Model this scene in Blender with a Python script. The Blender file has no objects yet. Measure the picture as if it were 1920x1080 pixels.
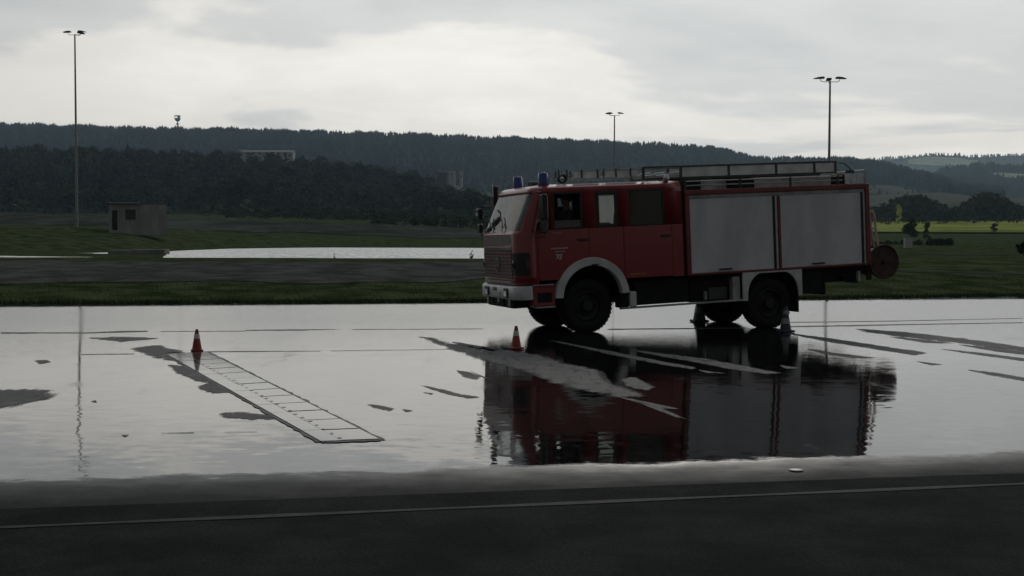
import bpy, bmesh, math, random
import numpy as np
from mathutils import Matrix, Vector
R = math.radians
rnd = random.Random(7)
nr = np.random.default_rng(11)
sc = bpy.context.scene
COL = sc.collection

# ------------------------------------------------------------------ camera
F, YH, CH = 2236.0, 456.0, 1.64            # focal length and horizon in 1920-px units, eye height in metres
cd = bpy.data.cameras.new('camera'); cam = bpy.data.objects.new('camera', cd); COL.objects.link(cam)
cd.sensor_width = 36; cd.lens = 36 * F / 1920; cd.clip_start = 0.1; cd.clip_end = 30000
PIT = math.atan((540 - YH) / F)
cam.matrix_world = Matrix.Translation((0, 0, CH)) @ Matrix.Rotation(math.pi / 2 - PIT, 4, 'X') @ Matrix.Rotation(0.0025, 4, 'Z')
sc.camera = cam

# ------------------------------------------------------------------ sky, sun, exposure
SUN_AZ, SUN_EL = R(9), R(26)               # azimuth clockwise from +Y
sd = Vector((math.sin(SUN_AZ) * math.cos(SUN_EL), math.cos(SUN_AZ) * math.cos(SUN_EL), math.sin(SUN_EL)))
w = bpy.data.worlds.new('World'); sc.world = w; w.use_nodes = True
nt = w.node_tree; nt.nodes.clear()
def N(t, **k):
    n = nt.nodes.new(t)
    for a, b in k.items(): setattr(n, a, b)
    return n
def L(a, b): nt.links.new(a, b)
def M(op, a, b=None, c=None):
    n = N('ShaderNodeMath', operation=op)
    for i, v in enumerate((a, b, c)):
        if v is None: continue
        if isinstance(v, (int, float)): n.inputs[i].default_value = v
        else: L(v, n.inputs[i])
    return n.outputs[0]
def VM(op, a, b=None):
    n = N('ShaderNodeVectorMath', operation=op)
    for i, v in enumerate((a, b)):
        if v is None: continue
        if isinstance(v, (tuple, Vector)): n.inputs[i].default_value = tuple(v)
        else: L(v, n.inputs[i])
    return n
def ramp(fac, stops, interp='EASE'):
    n = N('ShaderNodeValToRGB'); n.color_ramp.interpolation = interp
    e = n.color_ramp.elements
    while len(e) < len(stops): e.new(0.5)
    for el, (p, c) in zip(e, stops):
        el.position = p; el.color = (*c, 1) if len(c) == 3 else c
    L(fac, n.inputs[0]); return n.outputs[0]
def mixc(f, a, b, bt='MIX'):
    n = N('ShaderNodeMix', data_type='RGBA', blend_type=bt)
    for i, v in ((0, f), (6, a), (7, b)):
        if isinstance(v, (int, float)): n.inputs[i].default_value = v
        elif isinstance(v, tuple): n.inputs[i].default_value = (*v, 1)
        else: L(v, n.inputs[i])
    return n.outputs[2]
def noise(vec, scale, detail=4, rough=.5, dist=0):
    n = N('ShaderNodeTexNoise'); n.inputs['Scale'].default_value = scale; n.inputs['Detail'].default_value = detail
    n.inputs['Roughness'].default_value = rough; n.inputs['Distortion'].default_value = dist
    L(vec, n.inputs['Vector']); return n
tc = N('ShaderNodeTexCoord'); D = VM('NORMALIZE', tc.outputs['Generated']).outputs[0]
sx = N('ShaderNodeSeparateXYZ'); L(D, sx.inputs[0])
el = M('MAXIMUM', sx.outputs[2], 0.0)
inv = M('DIVIDE', 1.0, M('ADD', el, 0.10))
cb = N('ShaderNodeCombineXYZ'); L(M('MULTIPLY', sx.outputs[0], inv), cb.inputs[0]); L(M('MULTIPLY', sx.outputs[1], inv), cb.inputs[1])
P = VM('ADD', cb.outputs[0], (3.3, 5.5, 0)).outputs[0]
sky = N('ShaderNodeTexSky', sky_type='NISHITA'); sky.sun_disc = False
sky.sun_elevation = SUN_EL; sky.sun_rotation = SUN_AZ; sky.air_density = 1.2; sky.dust_density = 2.0
b1 = N('ShaderNodeBackground'); L(sky.outputs[0], b1.inputs[0]); b1.inputs[1].default_value = 0.06
# cloud deck: lit through from the sun's side, so it dims smoothly away from the sun
dt = VM('DOT_PRODUCT', D, sd).outputs['Value']
fw = M('POWER', M('MULTIPLY_ADD', dt, .5, .5), 3.4)
lum = M('MULTIPLY_ADD', fw, .90, .135)
n1 = noise(P, .50, 6, .50, .3).outputs['Fac']
n2 = noise(P, 1.5, 7, .6, .2).outputs['Fac']
thick = M('ADD', n1, M('MULTIPLY_ADD', el, .75, -.105))                      # heavier cloud higher up, thin bright bands low down
shade = ramp(thick, [(.40, (1.12, 1.11, 1.08)), (.49, (1.03, 1.02, 1.0)), (.54, (.80, .825, .84)), (.66, (.67, .70, .725))])
fine = ramp(n2, [(.3, (1.04, 1.04, 1.03)), (.62, (.965, .965, .965))])
hor = ramp(el, [(.0, (1.10, 1.04, .97)), (.14, (1.04, 1.01, .97)), (.45, (1.0, 1.0, 1.0))])
ccol = mixc(1.0, mixc(1.0, shade, fine, 'MULTIPLY'), hor, 'MULTIPLY')
b2 = N('ShaderNodeBackground'); L(ccol, b2.inputs[0]); L(lum, b2.inputs[1])
n3 = noise(P, .33, 5, .55).outputs['Fac']
cover = ramp(M('ADD', n3, M('MULTIPLY', el, -.22)), [(.24, (.75,) * 3), (.36, (1.0,) * 3)])
mx = N('ShaderNodeMixShader'); L(cover, mx.inputs[0]); L(b1.outputs[0], mx.inputs[1]); L(b2.outputs[0], mx.inputs[2])
wo = N('ShaderNodeOutputWorld'); L(mx.outputs[0], wo.inputs[0])
sl = bpy.data.lights.new('sun', 'SUN'); sl.energy = 0.5; sl.angle = R(12); sl.color = (1.0, .95, .88)
so = bpy.data.objects.new('sun', sl); COL.objects.link(so); so.rotation_euler = sd.to_track_quat('Z', 'Y').to_euler()
vs = sc.view_settings; vs.view_transform = 'Standard'; vs.look = 'None'; vs.exposure = 0; vs.gamma = 1; vs.use_curve_mapping = False
sc.cycles.max_bounces = 8; sc.cycles.transparent_max_bounces = 16; sc.cycles.volume_bounces = 1
sc.cycles.use_denoising = True; sc.cycles.caustics_reflective = False; sc.cycles.caustics_refractive = False

# ------------------------------------------------------------------ materials
MAT = {}
def mat(name, base, rough=.6, metal=0., var=.0, vscale=3., bump=0., bscale=30., spec=.5, coat=0., second=None, trans=0., rvar=0., stretch=(1, 1, 1), detail=5, grain=0., gscale=120.):
    global nt
    m = bpy.data.materials.new(name); m.use_nodes = True; nt = m.node_tree; MAT[name] = m
    b = nt.nodes['Principled BSDF']
    b.inputs['Base Color'].default_value = (*base, 1); b.inputs['Roughness'].default_value = rough
    b.inputs['Metallic'].default_value = metal; b.inputs['Specular IOR Level'].default_value = spec
    b.inputs['Coat Weight'].default_value = coat; b.inputs['Coat Roughness'].default_value = .08
    b.inputs['Transmission Weight'].default_value = trans
    g = N('ShaderNodeNewGeometry'); mp = N('ShaderNodeMapping'); mp.inputs['Scale'].default_value = stretch
    L(g.outputs['Position'], mp.inputs[0]); pos = mp.outputs[0]
    if var or second:
        n = noise(pos, vscale, detail, .6).outputs['Fac']
        lo = tuple(max(0, c * (1 - var)) for c in base); hi = second or tuple(c * (1 + var) for c in base)
        cv = ramp(n, [(.36, lo), (.64, hi)])
        if grain:
            gn = noise(pos, gscale, 3, .7).outputs['Fac']; cv = mixc(1.0, cv, ramp(gn, [(.3, (1 - grain,) * 3), (.7, (1 + grain,) * 3)], 'LINEAR'), 'MULTIPLY')
        L(cv, b.inputs['Base Color'])
        if rvar:
            L(M('MULTIPLY_ADD', n, rvar * 2, rough - rvar), b.inputs['Roughness'])
    if bump:
        n = noise(pos, bscale, 4, .6).outputs['Fac']
        bp = N('ShaderNodeBump'); bp.inputs['Strength'].default_value = 1; bp.inputs['Distance'].default_value = bump
        L(n, bp.inputs['Height']); L(bp.outputs[0], b.inputs['Normal'])
    return m
mat('grass', (.042, .062, .026), .9, var=.35, vscale=.7, spec=0, second=(.070, .086, .040), bump=.05, bscale=6)
mat('blade', (.042, .062, .026), .8, var=.3, vscale=1.0, spec=0, second=(.070, .086, .040))
mat('field_dim', (.07, .076, .05), .95, var=.3, vscale=.03, spec=0)
mat('gravel', (.070, .071, .067), .95, var=.3, vscale=.9, spec=0, bump=.02, bscale=9)
mat('embankment', (.055, .062, .052), .95, var=.35, vscale=.12, spec=0, second=(.075, .082, .070))
mat('sun_tinted_green', (.19, .235, .05), .95, var=.3, vscale=.03, spec=0, second=(.28, .305, .085))  # sunlight falling on the field, painted in as a brighter green
mat('field_pale', (.30, .33, .19), .95, var=.15, vscale=.01, spec=0)
mat('field_brown', (.085, .082, .062), .95, var=.2, vscale=.01, spec=0)
mat('hill_soil', (.018, .025, .015), .95, var=.35, vscale=.01, spec=0)
mat('leaf_belt', (.036, .048, .032), .85, var=.45, vscale=.05, spec=0, second=(.085, .102, .062), detail=8)
mat('leaf', (.012, .019, .010), .85, var=.45, vscale=.022, spec=0, second=(.066, .080, .042), detail=8)
mat('leaf_mid', (.050, .074, .028), .85, var=.4, vscale=.5, spec=0)
mat('leaf_pale', (.085, .105, .05), .85, var=.4, vscale=.5, spec=0)
mat('leaf_blossom', (.16, .17, .12), .85, var=.45, vscale=.6, spec=0)
mat('leaf_sun_tinted', (.52, .56, .16), .85, var=.3, vscale=.5, spec=0)  # sunlit glow put into the leaf colour
mat('conifer', (.007, .012, .008), .9, var=.35, vscale=.02, spec=0, detail=8)
mat('bark', (.05, .042, .035), .95, var=.3, vscale=2, spec=.1)
mat('concrete', (.20, .20, .185), .9, var=.22, vscale=1.2, spec=.2, bump=.004, bscale=25)
mat('render_grey', (.29, .29, .275), .9, var=.14, vscale=.9, spec=.15, bump=.004, bscale=18, stretch=(1, 1, .35))
mat('roof_felt', (.10, .10, .10), .85, var=.2, vscale=3, spec=.3)
mat('dark_wood', (.030, .028, .026), .8, var=.3, vscale=2, spec=.2)
mat('white_wall', (.44, .44, .42), .85, var=.06, vscale=.2, spec=.2)
mat('galv', (.25, .25, .24), .5, metal=.6, var=.15, vscale=2)
mat('dark_steel', (.06, .06, .058), .55, metal=.3, var=.2, vscale=4)
# truck
mat('red_paint', (.285, .015, .021), .34, var=.14, vscale=1.6, coat=.45, bump=.0006, bscale=5, second=(.25, .020, .021), rvar=.06)
mat('frame_red', (.17, .018, .020), .42, var=.2, vscale=3, coat=.2)
mat('white_paint', (.58, .58, .565), .45, var=.12, vscale=4, coat=.1, rvar=.1)
mat('roof_cream', (.40, .40, .37), .45, var=.12, vscale=3, coat=.1)
mat('shutter', (.60, .60, .605), .48, metal=.08, var=.10, vscale=1.1, stretch=(1.6, 1, .5), rvar=.06)
mat('alu', (.42, .42, .41), .42, metal=.55, var=.14, vscale=6)
mat('alu_dull', (.36, .355, .34), .6, metal=.1, var=.22, vscale=3)
mat('alu_web', (.70, .69, .67), .55, var=.16, vscale=3)
mat('rubber', (.007, .007, .007), .75, var=.25, vscale=9, bump=.002, bscale=60, spec=.3)
mat('front_sky_tint', (.20, .155, .155), .45, var=.12, vscale=4, coat=.3)  # sky reflected off the sloped panel, painted in as grey-pink
mat('grille_red', (.040, .014, .014), .5, var=.2, vscale=6)
mat('rim', (.008, .008, .008), .6, var=.4, vscale=8)
mat('chassis', (.008, .008, .008), .75, var=.4, vscale=5, spec=.3)
mat('black_trim', (.013, .013, .014), .5, var=.2, vscale=6)
mat('steel_mirror', (.55, .56, .57), .06, metal=1.)
mat('interior', (.022, .021, .021), .8, var=.3, vscale=6, spec=.2)
mat('blue_glass', (.010, .028, .22), .16, var=.15, vscale=9, coat=.4)
mat('lamp_glass', (.45, .46, .48), .12, metal=.4, coat=.5)
mat('lamp_amber', (.06, .022, .008), .2, coat=.5)
mat('lettering', (.52, .50, .46), .5, var=.2, vscale=40)
mat('ochre_mark', (.32, .15, .03), .6, var=.3, vscale=20)
mat('hose_rust', (.060, .034, .027), .85, var=.35, vscale=9, bump=.004, bscale=40)
mat('beige_tube', (.58, .52, .44), .5, var=.15, vscale=8)
mat('skin', (.30, .19, .14), .55, var=.08, vscale=20)
mat('hair', (.03, .024, .018), .8, var=.2, vscale=50)
mat('jacket', (.022, .024, .030), .9, var=.2, vscale=14)
mat('jacket_pale', (.40, .38, .36), .9, var=.12, vscale=12)
# cones, small things
mat('cone_red', (.27, .030, .022), .5, var=.16, vscale=12, rvar=.1)
mat('cone_white', (.56, .56, .54), .45, var=.12, vscale=16)
mat('cone_black', (.02, .02, .02), .7, var=.2, vscale=16)
mat('cone_grey', (.085, .08, .085), .6, var=.2, vscale=14)
mat('cone_blue', (.012, .030, .055), .5, var=.16, vscale=12)
mat('lid', (.55, .55, .53), .5, var=.15, vscale=30)
mat('dry_asphalt', (.084, .083, .081), .8, var=.2, vscale=4, spec=.3, grain=.25, gscale=60, bump=.003, bscale=70)
mat('joint', (.10, .10, .097), .7, var=.3, vscale=3, spec=.25)
mat('line_paint', (.048, .048, .046), .8, second=(.022, .023, .023), var=.1, vscale=5, spec=.12, detail=8)
mat('plate_metal', (.09, .092, .092), .07, spec=.62, var=.1, vscale=2)
mat('slot', (.06, .06, .06), .35, spec=.4)

def glass_mat(name, tint, refl_rough=.02, ior=1.5, haze=0.):
    global nt
    m = bpy.data.materials.new(name); m.use_nodes = True; nt = m.node_tree; nt.nodes.clear(); MAT[name] = m
    fr = N('ShaderNodeFresnel'); fr.inputs[0].default_value = ior
    tr = N('ShaderNodeBsdfTransparent'); tr.inputs[0].default_value = (*tint, 1)
    gl = N('ShaderNodeBsdfGlossy'); gl.inputs['Roughness'].default_value = refl_rough
    a = N('ShaderNodeMixShader'); L(fr.outputs[0], a.inputs[0]); L(tr.outputs[0], a.inputs[1]); L(gl.outputs[0], a.inputs[2])
    out = N('ShaderNodeOutputMaterial'); res = a.outputs[0]
    if haze:
        tl = N('ShaderNodeBsdfTranslucent'); tl.inputs[0].default_value = (.75, .74, .72, 1)
        df = N('ShaderNodeBsdfDiffuse'); df.inputs[0].default_value = (.5, .5, .5, 1)
        g = N('ShaderNodeNewGeometry'); n = noise(g.outputs['Position'], 5, 4).outputs['Fac']
        c = N('ShaderNodeMixShader'); c.inputs[0].default_value = .3; L(tl.outputs[0], c.inputs[1]); L(df.outputs[0], c.inputs[2])
        b = N('ShaderNodeMixShader'); L(ramp(n, [(.25, (haze * .75,) * 3), (.65, (haze,) * 3)]), b.inputs[0]); L(res, b.inputs[1]); L(c.outputs[0], b.inputs[2]); res = b.outputs[0]
    L(res, out.inputs[0]); return m
glass_mat('glass', (.80, .83, .82))
glass_mat('glass_dark', (.30, .31, .31))
glass_mat('glass_fogged', (.85, .86, .86), haze=.75)
glass_mat('windscreen', (.62, .65, .65), ior=1.7, haze=.16)

m = MAT['dry_asphalt']; nt = m.node_tree; at_ = N('ShaderNodeAttribute'); at_.attribute_name = 'core'; g = N('ShaderNodeNewGeometry')   # drying edge: ragged, gritty
mp = N('ShaderNodeMapping'); mp.inputs['Scale'].default_value = (1.0, .20, 1); L(g.outputs['Position'], mp.inputs[0])
gn = noise(mp.outputs[0], 8, 8, .72).outputs['Fac']
al = ramp(M('ADD', at_.outputs['Fac'], M('MULTIPLY_ADD', gn, 2.4, -1.35)), [(.10, (0,) * 3), (.45, (.5,) * 3), (.85, (.95,) * 3)], 'LINEAR'); L(al, nt.nodes['Principled BSDF'].inputs['Alpha'])
def wet_mat(name, edge):                       # wet pavement: film of water over dark asphalt, drying out towards the near edge
    global nt
    m = bpy.data.materials.new(name); m.use_nodes = True; nt = m.node_tree; MAT[name] = m
    b = nt.nodes['Principled BSDF']
    g = N('ShaderNodeNewGeometry'); pos = g.outputs['Position']
    s = N('ShaderNodeSeparateXYZ'); L(pos, s.inputs[0])
    # metres past the wet edge line y = a + b x
    a_, b_ = edge
    mw = N('ShaderNodeMapping'); mw.inputs['Scale'].default_value = (.5, 1, 1); L(pos, mw.inputs[0]); wob = noise(mw.outputs[0], 3.2, 8, .7).outputs['Fac']
    q = M('SUBTRACT', s.outputs[1], M('MULTIPLY_ADD', s.outputs[0], b_, a_))
    q = M('ADD', q, M('MULTIPLY_ADD', wob, .8, -.40))
    dry = M('SUBTRACT', 1.0, ramp(M('MULTIPLY_ADD', q, .5, .5), [(.10, (0,) * 3), (.30, (.16,) * 3), (.46, (.42,) * 3), (.53, (1,) * 3)], 'LINEAR'))
    mp = N('ShaderNodeMapping'); mp.inputs['Scale'].default_value = (1.2, .45, 1); L(pos, mp.inputs[0])
    film = noise(mp.outputs[0], 1.1, 6, .62).outputs['Fac']
    film2 = noise(mp.outputs[0], 9, 5, .65).outputs['Fac']
    rough = M('ADD', M('MULTIPLY', ramp(film, [(.38, (.018,) * 3), (.60, (.055,) * 3), (.74, (.15,) * 3)]), M('MULTIPLY_ADD', film2, .8, .6)), M('MULTIPLY', dry, .70))
    L(rough, b.inputs['Roughness'])
    base = mixc(dry, ramp(film2, [(.3, (.003, .003, .003)), (.7, (.010, .010, .0098))]), ramp(film2, [(.3, (.016, .0175, .0175)), (.7, (.026, .027, .027))]))
    L(base, b.inputs['Base Color'])
    b.inputs['IOR'].default_value = 1.52
    L(M('MULTIPLY_ADD', dry, -.46, .5), b.inputs['Specular IOR Level'])
    # ripples: small slopes, finer along the line of sight
    mr = N('ShaderNodeMapping'); mr.inputs['Scale'].default_value = (.55, 1.0, 1); L(pos, mr.inputs[0])
    r1 = noise(mr.outputs[0], 7, 3, .6).outputs['Color']; r2 = noise(mr.outputs[0], 1.3, 2, .5).outputs['Color']
    far = ramp(M('ADD', M('MULTIPLY', s.outputs[1], .02), M('MULTIPLY_ADD', film, .04, -.02)), [(.22, (0,) * 3), (.36, (.30,) * 3), (.50, (1,) * 3)], 'LINEAR')
    lee = ramp(M('MULTIPLY', M('MULTIPLY_ADD', s.outputs[0], -.2, s.outputs[1]), .02), [(.625, (1,) * 3), (.66, (.12,) * 3)], 'LINEAR')       # calm strip in the lee of the grass bank
    far = M('MULTIPLY', far, lee)
    near = ramp(M('ADD', M('MULTIPLY', s.outputs[1], .02), M('MULTIPLY_ADD', film, .06, -.03)), [(.25, (1,) * 3), (.29, (.16,) * 3)], 'LINEAR')
    r3 = noise(pos, 190, 1, .5).outputs['Color']
    gust = N('ShaderNodeCombineXYZ'); L(M('MULTIPLY', far, .010), gust.inputs[0]); L(M('MULTIPLY', far, .26), gust.inputs[1])
    wind = VM('MULTIPLY', VM('SUBTRACT', r3, (.5, .68, .5)).outputs[0], gust.outputs[0]).outputs[0]
    nx = N('ShaderNodeCombineXYZ'); L(M('MULTIPLY', near, .042), nx.inputs[0]); L(M('MULTIPLY_ADD', near, .030, .018), nx.inputs[1])
    sl_ = VM('ADD', VM('MULTIPLY', VM('SUBTRACT', r1, (.5, .5, .5)).outputs[0], nx.outputs[0]).outputs[0],
             VM('MULTIPLY', VM('SUBTRACT', r2, (.5, .5, .5)).outputs[0], (.003, .005, 0)).outputs[0]).outputs[0]
    L(VM('NORMALIZE', VM('ADD', VM('ADD', sl_, wind).outputs[0], (0, 0, 1)).outputs[0]).outputs[0], b.inputs['Normal'])
    return m
wet_mat('wet_pavement', (8.72, .165))
m = mat('pond_water', (.015, .018, .018), .08, spec=.5); nt = m.node_tree; b = nt.nodes['Principled BSDF']; b.inputs['IOR'].default_value = 1.45
g = N('ShaderNodeNewGeometry'); r_ = noise(g.outputs['Position'], 2.5, 3, .6).outputs['Color']           # wind ripples
L(VM('NORMALIZE', VM('ADD', VM('MULTIPLY', VM('SUBTRACT', r_, (.5, .72, .5)).outputs[0], (.06, .5, 0)).outputs[0], (0, 0, 1)).outputs[0]).outputs[0], b.inputs['Normal'])
mat('road_asphalt', (.018, .0195, .0195), .95, var=.32, vscale=1.3, spec=.03, bump=.006, bscale=70, detail=10, grain=.55, gscale=75)

# ------------------------------------------------------------------ mesh helpers
def tag(o, label=None, cat=None, group=None, kind=None):
    for k, v in (('label', label), ('category', cat), ('group', group), ('kind', kind)):
        if v: o[k] = v
    return o
def empty(name, loc=(0, 0, 0), rz=0):
    o = bpy.data.objects.new(name, None); COL.objects.link(o); o.location = loc; o.rotation_euler = (0, 0, rz); o.empty_display_size = .2
    return o
def link(name, me, material, parent=None):
    o = bpy.data.objects.new(name, me); COL.objects.link(o)
    if material: me.materials.append(MAT[material])
    if parent: o.parent = parent
    return o
def arr_mesh(name, V, T, material, parent=None, smooth=False):
    V = np.asarray(V, np.float32); T = np.asarray(T, np.int32)
    me = bpy.data.meshes.new(name); k = T.shape[1]
    me.vertices.add(len(V)); me.vertices.foreach_set('co', V.ravel())
    me.loops.add(T.size); me.loops.foreach_set('vertex_index', T.ravel())
    me.polygons.add(len(T)); me.polygons.foreach_set('loop_start', np.arange(0, T.size, k, dtype=np.int32))
    if smooth: me.polygons.foreach_set('use_smooth', np.ones(len(T), bool))
    me.update(); me.validate()
    return link(name, me, material, parent)
class B:
    """collects shapes; build() links them as one mesh object"""
    def __init__(s): s.bm = bmesh.new()
    def box(s, x0, x1, y0, y1, z0, z1, bev=0., seg=2, m=None):
        vs = [s.bm.verts.new(p) for p in ((x0, y0, z0), (x1, y0, z0), (x1, y1, z0), (x0, y1, z0), (x0, y0, z1), (x1, y0, z1), (x1, y1, z1), (x0, y1, z1))]
        fs = [s.bm.faces.new([vs[i] for i in q]) for q in ((3, 2, 1, 0), (4, 5, 6, 7), (0, 1, 5, 4), (1, 2, 6, 5), (2, 3, 7, 6), (3, 0, 4, 7))]
        if m is not None:
            for v in vs: v.co = m @ v.co
        if bev:
            ed = list({e for f in fs for e in f.edges})
            bmesh.ops.bevel(s.bm, geom=ed, offset=bev, segments=seg, affect='EDGES', profile=.5)
        return s
    def tube(s, pts, r, seg=8, cap=True, r2=None):
        pts = [Vector(p) for p in pts]; rings = []; n = len(pts); prev = None
        for i, p in enumerate(pts):
            t = (pts[min(i + 1, n - 1)] - pts[max(i - 1, 0)]).normalized()
            if prev is None:
                u = t.orthogonal().normalized()
            else:
                u = (prev - t * prev.dot(t)); u = u.normalized() if u.length > 1e-6 else t.orthogonal().normalized()
            prev = u; v = t.cross(u); rr = r if r2 is None else r + (r2 - r) * i / (n - 1)
            rings.append([s.bm.verts.new(p + (u * math.cos(2 * math.pi * k / seg) + v * math.sin(2 * math.pi * k / seg)) * rr) for k in range(seg)])
        for a, b in zip(rings, rings[1:]):
            for k in range(seg): s.bm.faces.new((a[k], a[(k + 1) % seg], b[(k + 1) % seg], b[k]))
        if cap: s.bm.faces.new(rings[0][::-1]); s.bm.faces.new(rings[-1])
        return s
    def lathe(s, prof, seg=24, m=None, close=False):
        """profile of (r, h) turned round z"""
        rings = []
        for r, h in prof:
            if r < 1e-5: rings.append([s.bm.verts.new((0, 0, h))])
            else: rings.append([s.bm.verts.new((r * math.cos(2 * math.pi * k / seg), r * math.sin(2 * math.pi * k / seg), h)) for k in range(seg)])
        if m is not None:
            for g in rings:
                for v in g: v.co = m @ v.co
        prs = list(zip(rings, rings[1:])) + ([(rings[-1], rings[0])] if close else [])
        for a, b in prs:
            for k in range(seg):
                k2 = (k + 1) % seg
                if len(a) == 1 and len(b) == 1: continue
                if len(a) == 1: s.bm.faces.new((a[0], b[k2], b[k]))
                elif len(b) == 1: s.bm.faces.new((a[k], a[k2], b[0]))
                else: s.bm.faces.new((a[k], a[k2], b[k2], b[k]))
        return s
    def prism(s, xz, y0, y1, bev=0.):
        """polygon in the x-z plane given a thickness in y"""
        a = [s.bm.verts.new((x, y0, z)) for x, z in xz]; b = [s.bm.verts.new((x, y1, z)) for x, z in xz]; n = len(xz)
        fs = [s.bm.faces.new(a), s.bm.faces.new(b[::-1])]
        for i in range(n): fs.append(s.bm.faces.new((a[(i + 1) % n], a[i], b[i], b[(i + 1) % n])))
        if bev: bmesh.ops.bevel(s.bm, geom=list(fs[0].edges) + list(fs[1].edges), offset=bev, segments=1, affect='EDGES')
        return s
    def quad(s, *p):
        s.bm.faces.new([s.bm.verts.new(q) for q in p]); return s
    def build(s, name, material, parent=None, M_=None, smooth=False, angle=35):
        bm = s.bm
        if M_ is not None: bm.transform(M_)
        bmesh.ops.recalc_face_normals(bm, faces=bm.faces)
        me = bpy.data.meshes.new(name)
        if smooth:
            for f in bm.faces: f.smooth = True
            ca = math.cos(R(angle))
            for e in bm.edges:
                if len(e.link_faces) == 2 and e.link_faces[0].normal.dot(e.link_faces[1].normal) < ca: e.smooth = False
        bm.to_mesh(me); bm.free()
        return link(name, me, material, parent)
def copy_tree(o, parent=None):
    c = o.copy(); COL.objects.link(c); c.parent = parent
    for ch in list(o.children): copy_tree(ch, c)
    return c

# ------------------------------------------------------------------ terrain
def pz(Y, y): return CH + (YH - y) / F * Y          # height of the line of sight through picture row y at depth Y
def edge_y(x): return 33.5 + .2 * x + .0050 * x * x if abs(x) < 25 else (33.5 + .2 * x + .0050 * 625 + (abs(x) - 25) * .02)
UC = np.array([-2200, 0, 250, 400, 600, 900, 1250, 1650, 1920, 4100.])
PC = np.array([95, 95, 115, 150, 185, 185, 150, 110, 110, 110.])
MC = np.array([428, 430, 432, 438, 444, 450, 455, 462, 462, 462.])
E0 = np.array([424, 424, 428, 434, 440, 447, 452, 456, 452, 452.])
E1 = np.array([402, 402, 409, 413, 418, 430, 440, 450, 446, 446.])
FB = np.array([404, 404, 404, 404, 405, 408, 412, 415, 412, 412.])
def bumpf(x, y): return .05 * math.sin(x * .31 + y * .23) + .04 * math.sin(x * .83 - y * .57 + 1.3)
def ground_z(x, y):
    u = 960 + F * x / max(y, 1)
    i = lambda A: float(np.interp(u, UC, A))
    e = edge_y(x); p = i(PC)
    ks = [(e - 1, -.06), (e, -.035), (e + 1, .03), (e + 7, .30), (e + 18, .85), (e + 21, .88), (p, .88), (p + 35, pz(p + 35, i(MC))), (230, pz(230, i(E0))),
          (262, pz(262, i(E1))), (290, pz(262, i(E1)) - .5), (650, pz(650, i(FB))), (760, pz(760, i(FB) - 4)), (9000, pz(760, i(FB) - 4))]
    z = float(np.interp(y, [k[0] for k in ks], [k[1] for k in ks]))
    if e + 1 < y < p - 4 and y < e + 16: z += bumpf(x, y) * .35
    if p + 3 < y < 280: z += bumpf(x * .5, y * .5) * 3.0 * min(1, (y - p) / 30)
    return z
def tag_s(o): return tag(o, kind='structure')

g = B(); S = 14000
g.quad((-S, -600, -.25), (S, -600, -.25), (S, S, -.25), (-S, S, -.25)); tag_s(g.build('ground', 'hill_soil'))
ts = np.concatenate([np.linspace(-1.5, -.5, 16)[:-1], np.linspace(-.5, .5, 130), np.linspace(.5, 1.5, 16)[1:]])
def ygrid(t):
    e0 = 33.5
    for _ in range(12): e0 = edge_y(t * e0)
    near = e0 + np.concatenate([[-1, -.4, 0, .4, 1], np.linspace(2, 22, 36)])
    far = np.geomspace(near[-1] + 3, 300, 60); far2 = np.geomspace(330, 900, 14)
    return np.concatenate([near, far, far2])
V = []; nY = None
for t in ts:
    ys = ygrid(t); nY = len(ys)
    for y in ys: V.append((t * y, y, ground_z(t * y, y)))
T = []
for i in range(len(ts) - 1):
    for j in range(nY - 1):
        a = i * nY + j; T.append((a, a + nY, a + nY + 1, a + 1))
tag_s(arr_mesh('grass_terrain', V, T, 'grass', smooth=True))

def drape(name, fn, nu, nv, material, off=.05):
    V = []; T = []
    for i in range(nu + 1):
        for j in range(nv + 1):
            x, y = fn(i / nu, j / nv); V.append((x, y, ground_z(x, y) + off))
    for i in range(nu):
        for j in range(nv):
            a = i * (nv + 1) + j; T.append((a, a + nv + 1, a + nv + 2, a + 1))
    return tag_s(arr_mesh(name, V, T, material, smooth=True))
def px(u, Y): return (u - 960) / F * Y
def track_fn(u, v):
    x = -55 + 61 * u; e = edge_y(x); wob = .5 * math.sin(x * .4) + .3 * math.sin(x * 1.3 + 1)
    lo = 7.2 + wob; hi = 17.8 + .3 * math.sin(x * .25)
    if u > .86: lo += (u - .86) / .14 * 9.5
    return x, e + lo + (hi - lo) * v
drape('gravel_track', track_fn, 120, 30, 'gravel', .018)
drape('gravel_path', lambda u, v: (px(1690 + 500 * u, 49.0), 49.0 + v * .9 + edge_y(px(1690 + 500 * u, 49)) * 0), 60, 2, 'embankment', .02)
drape('embankment', lambda u, v: ((-.62 + .60 * u) * (228 + 36 * v), 228 + 36 * v), 60, 10, 'embankment', .12)
drape('footpath', lambda u, v: (px(355 + 190 * u, 205) , 194 + 14 * (1 - u) + 1.2 * v), 30, 2, 'embankment', .12)
drape('sun_tinted_field', lambda u, v: (px(1560 + 420 * u, 400 + 240 * v), 400 + 240 * v - 50 * u * (1 - v)), 40, 20, 'sun_tinted_green', .5)  # sunlit patch of field, brightened by its colour alone
drape('verge_strip', lambda u, v: (px(1650 + 420 * u, 100), 84 + 12 * v), 30, 4, 'embankment', .03)

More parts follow.
